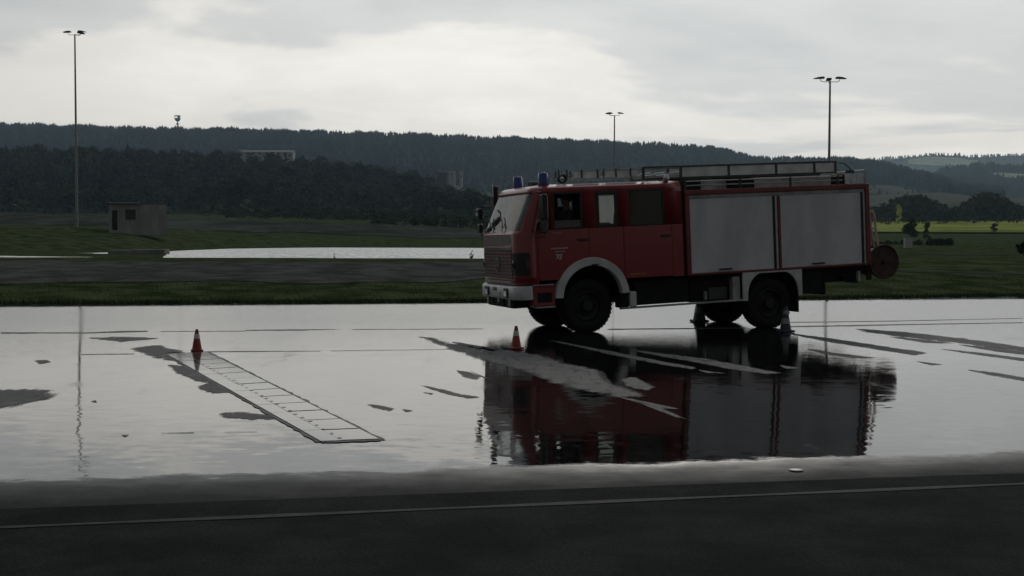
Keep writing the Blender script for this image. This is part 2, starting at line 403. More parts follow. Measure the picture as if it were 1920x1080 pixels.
def pond(name, uv, z, n=7):
    """flat sheet of water with an uneven shore; uv = outline as (picture column, depth)"""
    pts = []
    for i, (u0, Y0) in enumerate(uv):
        u1, Y1 = uv[(i + 1) % len(uv)]
        for k in range(n):
            f = k / n; Y = Y0 + (Y1 - Y0) * f; u = u0 + (u1 - u0) * f
            pts.append((px(u, Y) + rnd.uniform(-.25, .25), Y * (1 + rnd.uniform(-.008, .008)), z))
    bm = B(); bm.bm.faces.new([bm.bm.verts.new(p) for p in pts]); return tag_s(bm.build(name, 'pond_water'))
pond('pond', [(312, 57.5), (500, 57.5), (800, 57.0), (1240, 58), (1230, 120), (1100, 150), (900, 182), (600, 181), (430, 140), (318, 96)], .905)
pond('pond', [(150, 80), (215, 76), (316, 76), (330, 92), (260, 92), (200, 86)], .900, 5)
pond('pond', [(-300, 56.5), (0, 57), (188, 58.5), (120, 60.5), (0, 63), (-300, 64)], .902, 6)

# ------------------------------------------------------------------ wet apron, road
V = []; nxs = 60
xs = np.linspace(-48, 48, nxs + 1)
for x in xs:
    V += [(x, -3 + 0 * x, 0), (x, edge_y(x) + .9, 0)]
wl = lambda x: 7.83 + .172 * x                                   # where the dry road begins
V = []; T = []
for i, x in enumerate(xs): V += [(x, wl(x) - .25, 0), (x, (wl(x) + edge_y(x)) / 2, 0), (x, edge_y(x) + .25 + .35 * math.sin(x * 1.7) * .5, 0)]
for i in range(nxs):
    for j in range(2): a = i * 3 + j; T.append((a, a + 3, a + 4, a + 1))
apron = tag_s(arr_mesh('wet_pavement', V, T, 'wet_pavement'))
V = []; T = []
for i, x in enumerate(xs): V += [(x, -25, .004), (x, wl(x) + .05 * math.sin(x * .9) + .03 * math.sin(2.7 * x), .004)]
for i in range(nxs): a = i * 2; T.append((a, a + 2, a + 3, a + 1))
tag_s(arr_mesh('road', V, T, 'road_asphalt'))
V = []; T = []
for i, x in enumerate(np.linspace(-20, 20, 121)):
    c = 7.372 + .2055 * x; hw = .034 + .010 * math.sin(x * 3.1)
    V += [(x, c - hw, .008), (x, c + hw, .008)]
for i in range(120): a = i * 2; T.append((a, a + 2, a + 3, a + 1))
tag_s(arr_mesh('road_marking', V, T, 'line_paint'))

def gpt(u, v, z=0.):
    Y = F * (CH - z) / (v - YH); return (px(u, Y), Y)
def patch(name, outline, material, z=.004, sub=9, amp=.035, fade=.0):
    """ragged flat patch on the pavement; outline in picture points on the ground"""
    pts = [gpt(*p) for p in outline]; out = []
    ar = abs(sum(p[0] * q[1] - q[0] * p[1] for p, q in zip(pts, pts[1:] + pts[:1]))) / 2; per = sum(math.dist(p, q) for p, q in zip(pts, pts[1:] + pts[:1]))
    amp = min(amp, .16 * ar / per); fade = min(fade, .9 * ar / per)          # keep thin streaks from folding over themselves
    for i, (x0, y0) in enumerate(pts):
        x1, y1 = pts[(i + 1) % len(pts)]; ln = math.hypot(x1 - x0, y1 - y0)
        a = min(amp, ln * .12)
        for k in range(sub):
            f = k / sub; out.append((x0 + (x1 - x0) * f + rnd.gauss(0, a * .5), y0 + (y1 - y0) * f + rnd.gauss(0, a * 1.6), z))
    b = B(); ly = b.bm.verts.layers.float.new('core'); inner = [b.bm.verts.new(p) for p in out]; b.bm.faces.new(inner); n = len(out)
    for v in inner: v[ly] = 1.
    if fade:                                                    # damp rim round the patch
        sg = 1 if sum(p[0] * q[1] - q[0] * p[1] for p, q in zip(out, out[1:] + out[:1])) > 0 else -1; ring = []
        for k in range(n):
            p, q = out[k - 4], out[(k + 4) % n]; dx, dy = q[0] - p[0], q[1] - p[1]; ln = math.hypot(dx, dy) or 1
            ring.append(b.bm.verts.new((out[k][0] + sg * dy / ln * fade, out[k][1] - sg * dx / ln * fade, z - .0015)))
        for k in range(n): b.bm.faces.new((inner[k], ring[k], ring[(k + 1) % n], inner[(k + 1) % n]))
        for v in ring: v[ly] = 0.
    return tag_s(b.build(name, material))
dry = [
 [(795, 632), (843, 646), (914, 654), (997, 666), (1056, 684), (1114, 695), (1124, 713), (1150, 727), (1198, 743), (1188, 744), (1116, 733), (1056, 719), (997, 696), (914, 675), (843, 652)],
 [(850, 642), (900, 650), (940, 655), (925, 660), (880, 652)],
 [(1170, 712), (1190, 708), (1222, 726), (1212, 732), (1180, 724)],
 [(1145, 741), (1200, 752), (1275, 768), (1240, 766)],
 [(1190, 751), (1240, 766), (1286, 786), (1270, 783), (1225, 766)],
 [(860, 696), (880, 700), (900, 706), (892, 712), (872, 708)],
 [(882, 697), (900, 704), (922, 714), (905, 708)],
 [(790, 724), (830, 732), (862, 741), (898, 746), (880, 748), (840, 740)],
 [(792, 737), (812, 739), (808, 741)],
 [(690, 760), (712, 763), (738, 768), (730, 772), (705, 767)], [(754, 769), (772, 772), (762, 774)],
 [(252, 656), (288, 650), (328, 660), (332, 664), (310, 664), (345, 678), (318, 678), (285, 668)],
 [(318, 686), (345, 690), (395, 716), (412, 724), (372, 716), (335, 702)],
 [(372, 728), (392, 720), (418, 732), (425, 738), (400, 739)],
 [(416, 778), (440, 776), (520, 784), (535, 788), (470, 788), (425, 784)],
 [(-80, 740), (40, 734), (72, 738), (84, 748), (58, 754), (0, 766), (-80, 770)],
 [(66, 679), (84, 678), (90, 682), (74, 685)], [(168, 756), (176, 754), (178, 758)], [(225, 820), (238, 819), (232, 823)],
 [(168, 636), (230, 634), (290, 637), (230, 642)],
 [(1480, 624), (1560, 634), (1640, 646), (1735, 660), (1720, 664), (1640, 652), (1560, 640)],
 [(1612, 616), (1700, 622), (1800, 633), (1925, 650), (1925, 656), (1800, 640), (1700, 630), (1640, 622)],
 [(1672, 630), (1740, 636), (1785, 642), (1740, 641)],
 [(1808, 645), (1870, 650), (1925, 658), (1925, 663), (1860, 655)],
 [(1770, 653), (1840, 660), (1925, 671), (1925, 675), (1850, 665)],
 [(1520, 654), (1560, 660), (1640, 670), (1600, 670), (1550, 662)],
 [(1722, 676), (1768, 682), (1750, 683)], [(1820, 692), (1870, 698), (1930, 708), (1925, 712), (1860, 701)],
 [(1190, 657), (1320, 673), (1400, 688), (1460, 699), (1440, 700), (1380, 692), (1310, 679), (1230, 665)],
 [(1035, 639), (1145, 659), (1230, 676), (1302, 689), (1300, 692), (1230, 681), (1145, 664)],
 [(1465, 684), (1500, 690), (1478, 691)], [(1312, 694), (1360, 700), (1330, 699)],
]
for o in dry: patch('dry_patch', o, 'dry_asphalt', fade=.16)
for o in [[(0, 626), (170, 626), (170, 627.2), (0, 628)], [(170, 625.5), (230, 622.5), (275, 622.5), (275, 624), (230, 625.5), (170, 627)], [(300, 623.2), (460, 622.2), (460, 622.8), (300, 623.8)], [(460, 620.5), (560, 619), (640, 618.5), (560, 621), (460, 621.5)], [(660, 618.6), (905, 616.8), (905, 617.4), (660, 619.2)],
          [(150, 667), (250, 665.6), (250, 666.3), (150, 667.8)], [(388, 661), (600, 659.4), (600, 659.9), (388, 662)], [(620, 659), (860, 655.4), (860, 655.8), (620, 659.5)],
          [(1140, 616.6), (1400, 613.6), (1400, 615), (1140, 618.2)], [(1480, 610.6), (1660, 607), (1660, 609), (1480, 612.4)], [(1660, 607.2), (1920, 602.6), (1920, 603.4), (1660, 608.6)],
          [(1480, 603), (1700, 599.6), (1700, 600.6), (1480, 604)], [(1700, 599.4), (1920, 594.4), (1920, 595), (1700, 600.2)],
          [(300, 816), (360, 814), (362, 815), (300, 816.6)], [(420, 813.5), (480, 812.5), (480, 813), (420, 814)]]:
    patch('pavement_joint', o, 'joint', .004, 16, .012)

# row of flush cover plates let into the pavement
A0, A1, B0, B1 = [Vector((*gpt(*p), 0)) for p in ((600, 832), (712, 828), (310, 667), (384, 661.5))]
strip = empty('cover_strip', A0); tag(strip, 'long narrow row of flush cover plates let into wet pavement below left cone', 'cover strip')
def sp(a, b): return (A0.lerp(A1, a)).lerp(B0.lerp(B1, a), b) - A0
npl = 14
for k in range(npl):
    for a0, a1, gp in ((.005, .335, .0006), (.340, .995, .0024)):
        b0, b1 = k / npl + gp * rnd.uniform(.7, 1.3), (k + 1) / npl - gp * rnd.uniform(.7, 1.3)
        b = B(); q = [sp(a0, b0), sp(a1, b0), sp(a1, b1), sp(a0, b1)]; dz = Vector((0, 0, .012 + rnd.uniform(-.0015, .0015)))
        lo = [b.bm.verts.new(p + Vector((0, 0, .003))) for p in q]; hi = [b.bm.verts.new(p + dz) for p in q]
        b.bm.faces.new(hi)
        for i in range(4): b.bm.faces.new((lo[i], lo[(i + 1) % 4], hi[(i + 1) % 4], hi[i]))
        b.build('plate', 'plate_metal', strip)
b = B(); b.quad(*[sp(*q) + Vector((0, 0, .004)) for q in ((0, 0), (1, 0), (1, 1), (0, 1))]); b.build('recess', 'slot', strip)
for a, wd in ((-.03, .038), (1.03, .055)):
    b = B(); n = 70; L0 = []; L1 = []
    for k in range(n + 1):
        f = k / n; ww = wd * (1 + rnd.uniform(-.35, .45))
        L0.append(b.bm.verts.new(sp(a - ww + rnd.gauss(0, .012), f) + Vector((0, 0, .0055)))); L1.append(b.bm.verts.new(sp(a + ww + rnd.gauss(0, .012), f) + Vector((0, 0, .0055))))
    for k in range(n): b.bm.faces.new((L0[k], L0[k + 1], L1[k + 1], L1[k]))
    b.build('edge_seal', 'joint', strip)
b = B(); n = 20; L0 = [b.bm.verts.new(sp(k / n * 1.0, -.004 - rnd.uniform(0, .004)) + Vector((0, 0, .006))) for k in range(n + 1)]; L1 = [b.bm.verts.new(sp(k / n, .004 + rnd.uniform(0, .003)) + Vector((0, 0, .006))) for k in range(n + 1)]
for k in range(n): b.bm.faces.new((L0[k], L0[k + 1], L1[k + 1], L1[k]))
b.build('end_seal', 'joint', strip)
for k in range(34):
    f = (k + .5) / 34
    a_, w_ = .35 + rnd.uniform(0, .02), rnd.uniform(.035, .085)
    b = B(); q = [sp(a_, f - .002), sp(a_ + w_, f - .002), sp(a_ + w_, f + .0025), sp(a_, f + .0025)]; b.quad(*[p + Vector((0, 0, .0155)) for p in q]); b.build('nozzle_slot', 'slot', strip)

# ------------------------------------------------------------------ hills and woods
def hill(name, sky_pts, Y0, Y1, base, material='hill_soil', drop=0., u0=None, u1=None, rows=14):
    us = [p[0] for p in sky_pts]; ss = [p[1] for p in sky_pts]
    bu = [p[0] for p in base]; bs = [p[1] for p in base]
    def surf(u, v):                                             # v 0 foot, 1 crest, 2 foot behind
        Yb = Y0 if v <= 1 else Y1 + (Y1 - Y0) * .8
        f = v if v <= 1 else 2 - v
        Y = Yb + (Y1 - Yb) * f
        zb = pz(Y0, float(np.interp(u, bu, bs))); zt = pz(Y1, float(np.interp(u, us, ss)) + drop)
        s = f * f * (3 - 2 * f) * .5 + f * .5
        z = zb + (zt - zb) * s + (math.sin(u * .021 + v * 5) + math.sin(u * .047 - v * 9 + 2)) * (Y1 - Y0) * .0022 * math.sin(math.pi * min(f, 1))
        if v == 0: z -= 6
        return (px(u, Y), Y, z)
    a, b_ = u0 or us[0], u1 or us[-1]
    nu = int((b_ - a) / 12); V = []; T = []
    for i in range(nu + 1):
        for j in range(rows * 2 + 1): V.append(surf(a + (b_ - a) * i / nu, j / rows))
    k = rows * 2 + 1
    for i in range(nu):
        for j in range(rows * 2): q = i * k + j; T.append((q, q + k, q + k + 1, q + 1))
    tag_s(arr_mesh(name, V, T, material, smooth=True)); return surf
def on_hill(name, surf, ua, ub, va, vb, material, off=2., skew=0.):
    V = []; T = []; n, m = 20, 6
    for i in range(n + 1):
        for j in range(m + 1):
            f = i / n; sh = math.sqrt(max(0, 1 - (2 * f - 1) ** 2)) * .5 + .5
            vm = (va + vb) / 2 + skew * (f - .5); v = vm + (vb - va) * (j / m - .5) * sh
            x, y, z = surf(ua + (ub - ua) * f, v); V.append((x, y, z + off))
    for i in range(n):
        for j in range(m): q = i * (m + 1) + j; T.append((q, q + m + 1, q + m + 2, q + 1))
    return tag_s(arr_mesh(name, V, T, material, smooth=True))
L1 = [(-900, 274), (-300, 278), (0, 282), (150, 283), (300, 286), (430, 291), (550, 297), (650, 308), (750, 321), (800, 338), (830, 350), (900, 372), (960, 392), (1010, 404)]
L2 = [(-900, 226), (0, 233), (75, 235), (200, 239), (480, 243), (750, 250), (960, 257), (1100, 262), (1250, 268), (1350, 275), (1385, 285), (1400, 291), (1500, 293), (1590, 293), (1650, 301), (1700, 311), (1750, 325), (1800, 338), (1900, 350)]
L4 = [(1200, 306), (1500, 299), (1640, 296), (1690, 292), (1740, 287), (1800, 287.5), (1815, 291), (1870, 288.5), (1920, 286), (2900, 276)]
L5 = [(1560, 352), (1650, 346), (1735, 333), (1772, 311), (1830, 305), (1920, 308), (2900, 300)]
L6 = [(1200, 380), (1500, 371), (1640, 366), (1700, 361), (1760, 359), (1850, 367), (1920, 372), (2900, 372)]
s1 = hill('forest_hill', L1, 640, 1100, [(-900, 406), (600, 406), (900, 409), (1010, 412)], drop=22)
s2 = hill('ridge', L2, 1600, 3000, [(-900, 350), (600, 345), (820, 345), (900, 380), (1400, 380), (1900, 372)], drop=8)
s4 = hill('far_hill', L4, 6200, 7900, [(1200, 335), (2900, 335)], 'field_dim', drop=3)
s5 = hill('wooded_hill', L5, 2700, 4000, [(1560, 372), (2900, 372)], drop=8)
s6 = hill('field_hill', L6, 900, 1700, [(1200, 414), (2900, 410)], 'field_brown')
on_hill('field', s4, 1700, 1830, .50, .80, 'field_pale', 3)
on_hill('field', s2, 1610, 1720, .16, .34, 'field_brown', 3)
on_hill('field', s2, 838, 940, .02, .12, 'field_brown', 3)
on_hill('field', s5, 1860, 1960, .60, .70, 'field_pale', 3)

def T_leafy(n=70, h=1., w=.34, seed=0, trunk=True, low=.22):
    """leafy tree of unit height: clumps of small leaf faces round a tapered trunk with limbs"""
    r = np.random.default_rng(seed); V = []; T = []
    cl = []
    for _ in range(9):
        a = r.uniform(0, 2 * np.pi); zz = r.uniform(low + .12, .88); rad = w * (.25 + .75 * math.sin(math.pi * min(1, max(.08, (zz - low + .08) / (1.08 - low))))) * r.uniform(.35, .8)
        cl.append((rad * math.cos(a), rad * math.sin(a), zz, r.uniform(.10, .19)))
    cl.append((0, 0, .86, .13))
    for _ in range(n):
        c = cl[r.integers(len(cl))]; d = r.normal(size=3); d /= np.linalg.norm(d); p = np.array(c[:3]) + d * c[3] * r.uniform(.55, 1.05) * np.array([1, 1, .9])
        s = r.uniform(.035, .075); a = r.normal(size=3); a /= np.linalg.norm(a); b = np.cross(a, r.normal(size=3)); b /= np.linalg.norm(b)
        k = len(V); V += [p + a * s * 1.3, p + b * s, p - a * s * 1.2 + b * s * .3, p - b * s * .9]
        T += [(k, k + 1, k + 2), (k, k + 2, k + 3)]
    nc = len(T)
    if trunk:
        def seg(p, q, r0, r1):
            k = len(V)
            for (c, rr) in ((p, r0), (q, r1)):
                for i in range(5): V.append(np.array([c[0] + rr * math.cos(i * 1.2566), c[1] + rr * math.sin(i * 1.2566), c[2]]))
            for i in range(5): j = (i + 1) % 5; T.extend([(k + i, k + j, k + 5 + j), (k + i, k + 5 + j, k + 5 + i)])
        seg((0, 0, -.03), (0, 0, .55), .025, .014)
        for c in cl[:4]: seg((0, 0, .3), c[:3], .011, .005)
    return np.array(V), np.array(T), nc
def T_conifer(tiers=4, sides=6, seed=0):
    r = np.random.default_rng(seed); V = []; T = []
    for t in range(tiers):
        z0 = .10 + .72 * t / tiers; z1 = z0 + .42 if t < tiers - 1 else 1.0; rad = .20 * (1 - t / (tiers + .6))
        k = len(V)
        for i in range(sides):
            a = 2 * np.pi * (i + r.uniform(-.25, .25)) / sides; rr = rad * r.uniform(.7, 1.2); V.append((rr * np.cos(a), rr * np.sin(a), z0 + r.uniform(-.05, .05)))
        V.append((r.uniform(-.01, .01), r.uniform(-.01, .01), min(1, z1)))
        for i in range(sides): T.append((k + i, k + (i + 1) % sides, k + sides))
    return np.array(V), np.array(T), len(T)
def scatter(name, temps, places, material, label, cat):
    Vs = []; Ts = []; off = 0
    places = np.array(places); ids = nr.integers(len(temps), size=len(places))
    for q, (tv, tt, _) in enumerate(temps):
        pl = places[ids == q]
        if not len(pl): continue
        a = nr.uniform(0, 2 * np.pi, len(pl)); c, s = np.cos(a)[:, None], np.sin(a)[:, None]
        h = pl[:, 3:4]; w_ = h * pl[:, 4:5]
        x = (tv[:, 0] * c - tv[:, 1] * s) * w_ + pl[:, 0:1]; y = (tv[:, 0] * s + tv[:, 1] * c) * w_ + pl[:, 1:2]; z = tv[:, 2] * h + pl[:, 2:3]
        V = np.stack([x, y, z], -1).reshape(-1, 3); n = len(tv)
        Tt = (tt[None] + (np.arange(len(pl)) * n)[:, None, None]).reshape(-1, 3) + off
        Vs.append(V); Ts.append(Tt); off += len(V)
    return tag(arr_mesh(name, np.concatenate(Vs), np.concatenate(Ts), material), label, cat, None, 'stuff')
leafy = [T_leafy(85, seed=i, trunk=False, low=.0) for i in range(7)]
coni = [T_conifer(4, 7, i) for i in range(6)]; coni_s = [T_conifer(2, 5, i + 20) for i in range(6)]
def plant(surf, n, ua, ub, va, vb, h0, h1, w0=.8, w1=1.2, keep=None, sink=.4):
    out = []
    while len(out) < n:
        u = rnd.uniform(ua, ub); v = va + (vb - va) * rnd.random() ** .8
        if keep and not keep(u, v): continue
        x, y, z = surf(u, v); h = rnd.uniform(h0, h1) * (.97 + .10 * math.sin(u * .071 + 3 * v) + .12 * math.sin(u * .19 + 1.7 + 5 * v)); out.append((x, y, z - sink, h, rnd.uniform(w0, w1)))
    return out
scatter('forest', leafy, plant(s1, 2300, -500, 1000, .0, 1.04, 8, 15, 1.0, 1.6, lambda u, v: not (438 < u < 558 and v > .90) and not (795 < u < 885 and v > .80)), 'leaf', 'dark leafy forest covering the nearer slope on the left', 'forest')
scr = []
for i in range(620):
    u = rnd.uniform(420, 1000); Y = rnd.uniform(300, 630) if u > 700 else rnd.uniform(430, 640); x = px(u, Y); scr.append((x, Y, ground_z(x, Y) - .3, rnd.uniform(1.8, 4.2) * Y / 450, rnd.uniform(1.3, 2.2)))
scatter('scrub', leafy, scr, 'leaf_belt', 'pale scrub and bushes along the foot of the left forest slope', 'scrub')
scatter('conifer_forest', coni, plant(s1, 700, -500, 420, .3, 1.05, 10, 17, .9, 1.3, lambda u, v: not (438 < u < 558 and v > .84)), 'conifer', 'dark conifers standing among the leafy forest on the left slope', 'forest')
def keep2(u, v): return not (840 < u < 935 and v < .13) and not (1600 < u < 1740 and v < .38 and rnd.random() < .9)
rid = plant(s2, 16000, -450, 1880, .0, 1.0, 7, 14, 1.2, 2.0, keep2) + plant(s2, 2200, -450, 1880, .975, 1.02, 8, 15, 1.0, 1.6)
scatter('ridge_forest', coni_s, rid, 'conifer', 'dark conifer forest along the long ridge skyline', 'forest')
scatter('hill_woods', coni_s, plant(s5, 3400, 1560, 2300, .05, 1.0, 13, 24, 1.6, 2.6, lambda u, v: not (1850 < u < 1965 and .57 < v < .72)), 'conifer', 'wooded hill behind the fields on the right', 'woods')
scatter('far_woods', coni_s, plant(s4, 2200, 1450, 2300, .0, 1.0, 12, 24, 1.8, 3.0, lambda u, v: (v > .95 or v < .46 or rnd.random() < .25) and not (1690 < u < 1840 and .47 < v < .83)), 'conifer', 'pale distant woods on the far right hills', 'woods')
rw = []
for i in range(700):
    u = rnd.uniform(1480, 2150); Y = rnd.uniform(630, 700) if i < 560 else rnd.uniform(540, 640); x = px(u, Y); rw.append((x, Y, ground_z(x, Y) - .3, (rnd.uniform(5, 15) * (.9 + .25 * math.sin(u * .045)) if i < 560 else rnd.uniform(1.2, 4.5)), rnd.uniform(.9, 1.6)))
scatter('tree_belt', leafy, rw, 'leaf_belt', 'dark belt of trees behind the bright green field', 'woods')
hd = []
for i in range(120):
    u = rnd.uniform(1735, 1785) if i < 60 else rnd.uniform(1640, 1730); Y = rnd.uniform(176, 186); x = px(u, Y); hd.append((x, Y, ground_z(x, Y) - .1, rnd.uniform(.5, 1.2), 1.6))
scatter('hedge', leafy, hd, 'leaf_belt', 'low dark hedge between the truck rear and the right edge', 'hedge')

def tree(name, u, Y, h, wide, material, label, cat='tree', group=None, seed=0, n=420):
    x = px(u, Y); z = ground_z(x, Y); o = empty(name, (x, Y, z)); tag(o, label, cat, group)
    V, T, nc = T_leafy(n, seed=seed + 50, low=.0 if cat == 'tree' else -.14)
    V = V * np.array([h * wide, h * wide, h]); 
    arr_mesh('crown', V, T[:nc], material, o); tag(arr_mesh('trunk' if cat == 'tree' else 'stem', V, T[nc:], 'bark', o), kind=None if cat == 'tree' else 'stuff'); return o
GT = 'trees standing near the bright green field'
tree('field_tree', 1708, 300, 6.4, .85, 'leaf_mid', 'taller dark green tree beside bright green field', group=GT, seed=1)
tree('field_tree', 1739, 300, 4.9, .7, 'leaf_pale', 'slimmer pale green tree just right of the taller field tree', group=GT, seed=2)
tree('sun_tinted_tree', 1683, 560, 9.5, .5, 'leaf_sun_tinted', 'small yellow-green tree with sunlight painted into its leaves, before dark tree belt', seed=3)
tree('round_bush', 1862, 380, 3.1, 1.4, 'leaf_mid', 'round dark bush at the right end of bright field', 'bush', seed=4)
tree('dark_bush', 1922, 62, .98, 1.3, 'leaf', 'dark bush cut off by the right picture edge', 'bush', seed=5)
GB = 'pale blossoming shrubs at the foot of the forest'
for i, (u, h, lab) in enumerate([(40, 7.0, 'pale grey-green shrub at forest foot near left picture edge'), (385, 5.0, 'pale shrub at forest foot, left one of the pair beyond the hut'), (412, 5.6, 'pale shrub at forest foot, right one of the pair beyond the hut'),
                                 (466, 8.0, 'tall white-flecked blossoming shrub left of the pond middle'), (760, 5.0, 'pale shrub at forest foot right of centre, left of two'), (826, 5.2, 'pale shrub at forest foot closest to the truck cab')]):
    tree('blossom_shrub', u, 560 + 9 * i, h, 1.5, 'leaf_blossom', lab, 'shrub', GB, 10 + i, 300)
tree('shore_tuft', 885, 58.5, .42, .8, 'leaf', 'small dark tuft on the pond shore by the truck front', 'shrub', seed=30, n=160)
tree('shore_tuft', 627, 57.5, .24, .8, 'leaf', 'tiny dark tuft on the pond shore in mid picture', 'shrub', seed=31, n=120)

# grass blades along the near verge
nb = 42000
X = nr.uniform(-17, 21, nb); sdist = np.where(nr.random(nb) < .30, nr.uniform(-.15, .7, nb), nr.uniform(.5, 9.5, nb))
V = np.zeros((nb, 3, 3)); ang = nr.uniform(0, np.pi, nb); hh = np.where(sdist < .8, nr.uniform(.04, .13, nb), nr.uniform(.015, .05, nb)) * np.where(nr.random(nb) < .03, 1.8, 1)
for i in range(nb):
    x = X[i]; y = edge_y(x) + sdist[i]; z = max(ground_z(x, y), -.01); ww = .012; dx, dy = math.cos(ang[i]) * ww, math.sin(ang[i]) * ww
    V[i] = ((x - dx, y - dy, z - .02), (x + dx, y + dy, z - .02), (x + rnd.gauss(0, .03), y + rnd.gauss(0, .03), z + hh[i]))
tag(arr_mesh('grass', V.reshape(-1, 3), np.arange(nb * 3).reshape(-1, 3), 'blade'), 'short rough grass along the far edge of wet pavement', 'grass', None, 'stuff')

# ------------------------------------------------------------------ light masts, hut, far buildings
def mast(u, Y, ytop, ybase, lamps, label, spread=1.3, turn=0.):
    x = px(u, Y); zt = pz(Y, ytop); zb = pz(Y, ybase) if ybase else ground_z(x, Y); H = zt - zb
    o = empty('light_mast', (x, Y, zb), turn); tag(o, label, 'light mast', 'tall floodlight masts round the training ground')
    b = B().tube([(0, 0, -.5), (0, 0, H * .5), (0, 0, H - .35)], .20, 10, r2=.10); b.build('pole', 'galv', o, smooth=True)
    b = B().lathe([(.32, 0), (.32, .06), (.2, .12), (.2, .3)], 12); b.build('base_flange', 'galv', o)
    for k, ang in enumerate(lamps):
        c, s_ = math.cos(R(ang)), math.sin(R(ang)); e = spread * .66
        ar = B().tube([(0, 0, H - .40), (c * e * .75, s_ * e * .75, H - .42), (c * e, s_ * e, H - .30), (c * (e + .08), s_ * (e + .08), H - .08)], .035, 6).build('arm', 'dark_steel', o)
        m_ = Matrix.Translation((0, 0, H)) @ Matrix.Rotation(R(ang), 4, 'Z')
        bb = B()
        pr = [(spread * .42, -.06), (spread * .42, .12), (spread * .56, .15), (spread * .86, .10), (spread * 1.18, -.05), (spread * 1.12, -.09)]
        bb.prism(pr, -.26, .26, .02); bb.build('floodlight', 'dark_steel', o, m_)
    return o
mast(145, 168, 65, 431, (-14, 62, 176), 'tall floodlight mast on the left beside the grey hut', 1.45)
mast(1150.5, 205, 213, None, (4, 140, 178), 'smallest floodlight mast, rising above the truck cab ladder', 1.35)
mast(1552, 132, 147, None, (2, 82, 180), 'floodlight mast rising behind the truck body on the right', 1.55)

# hut on the mound
hx0, hx1, hY = px(205, 140), px(309, 140), 140.; hz = pz(hY, 433); hw_ = hx1 - hx0; hh_ = 50 / F * hY
hut = empty('hut', (hx0, hY, hz), R(17.0)); tag(hut, 'small grey flat-roofed hut with dark door and window on grassy mound', 'hut')
dx0, dx1, dzt = .35, .95, hh_ * .74; wx0, wx1, wz0, wz1 = 1.85, 3.0, hh_ * .40, hh_ * .77
b = B()
for (a, c, z0, z1) in ((0, dx0, -.6, hh_), (dx0, dx1, dzt, hh_), (dx1, wx0, -.6, hh_), (wx0, wx1, -.6, wz0), (wx0, wx1, wz1, hh_), (wx1, hw_, -.6, hh_), (dx0, dx1, -.6, 0)):
    b.box(a, c, 0, .25, z0, z1)
b.box(0, .25, .25, 4.2, -.6, hh_).box(hw_ - .25, hw_, .25, 4.2, -.6, hh_).box(.25, hw_ - .25, 3.95, 4.2, -.6, hh_)
b.build('wall', 'render_grey', hut)
B().box(-.35, hw_ * .55, -.3, 4.5, hh_ + .01, hh_ + .16, .02).box(hw_ * .55 + .003, hw_ + .06, -.05, 4.3, hh_ - .04, hh_ + .06, .02).build('roof', 'roof_felt', hut)
d = B().box(dx0 + .02, dx1 - .02, .14, .19, 0, dzt - .02, .01).build('door', 'dark_wood', hut); B().box(dx1 - .14, dx1 - .08, .09, .14, .95, 1.1, .008).build('handle', 'galv', d)
wn = B().box(wx0, wx0 + .08, .10, .17, wz0, wz1).box(wx1 - .08, wx1, .10, .17, wz0, wz1).box(wx0 + .08, wx1 - .08, .10, .17, wz1 - .08, wz1).box(wx0 + .08, wx1 - .08, .10, .17, wz0, wz0 + .08).box((wx0 + wx1) / 2 - .03, (wx0 + wx1) / 2 + .03, .10, .16, wz0 + .08, wz1 - .08).build('window', 'dark_wood', hut)
B().box(wx0 + .05, wx1 - .05, .19, .20, wz0 + .05, wz1 - .05).build('pane', 'glass_dark', wn); B().box(wx0 - .06, wx1 + .06, -.06, .1, wz0 - .08, wz0 - .003).build('sill', 'concrete', wn)
g_ = B().tube([(-.3, -.34, hh_ + .02), (hw_ * .55, -.34, hh_ + .02)], .06, 6).build('gutter', 'galv', hut); B().tube([(hw_ * .52, -.34, hh_), (hw_ * .52, -.08, hh_ - .3), (hw_ * .52, -.08, .1)], .045, 6).build('downpipe', 'galv', hut)
B().box(.26, hw_ - .26, .26, 3.94, -.05, .0).build('floor', 'dark_wood', hut)

# concrete outfall blocks on the pond's left end
for i, (u0, u1, lab) in enumerate([(202, 239, 'low concrete block at left end of pond, left one'), (242, 308, 'low concrete block at left end of pond, longer right one')]):
    Y = 74.; o = B().box(px(u0, Y), px(u1, Y), Y, Y + 1.2, .6, pz(Y, 470.5 if i == 0 else 469.5), .03).build('concrete_block', 'concrete'); tag(o, lab, 'concrete block', 'concrete blocks at the pond end')

# pale kiosk on the right
kY = 150.; kx = px(1703, kY); kz = ground_z(kx, kY); k = empty('kiosk', (kx, kY, kz)); tag(k, 'small pale utility cabinet below the green field trees', 'cabinet')
B().box(-.48, .48, 0, .5, -.2, 1.35, .02).build('body', 'white_wall', k); B().box(-.54, .54, -.06, .56, 1.352, 1.45, .02).build('lid', 'concrete', k)
for s_ in (0, 1): B().box(-.44 + .45 * s_, -.01 + .45 * s_ - .01, -.025, -.002, .05, 1.28, .006).build('door', 'white_wall', k)

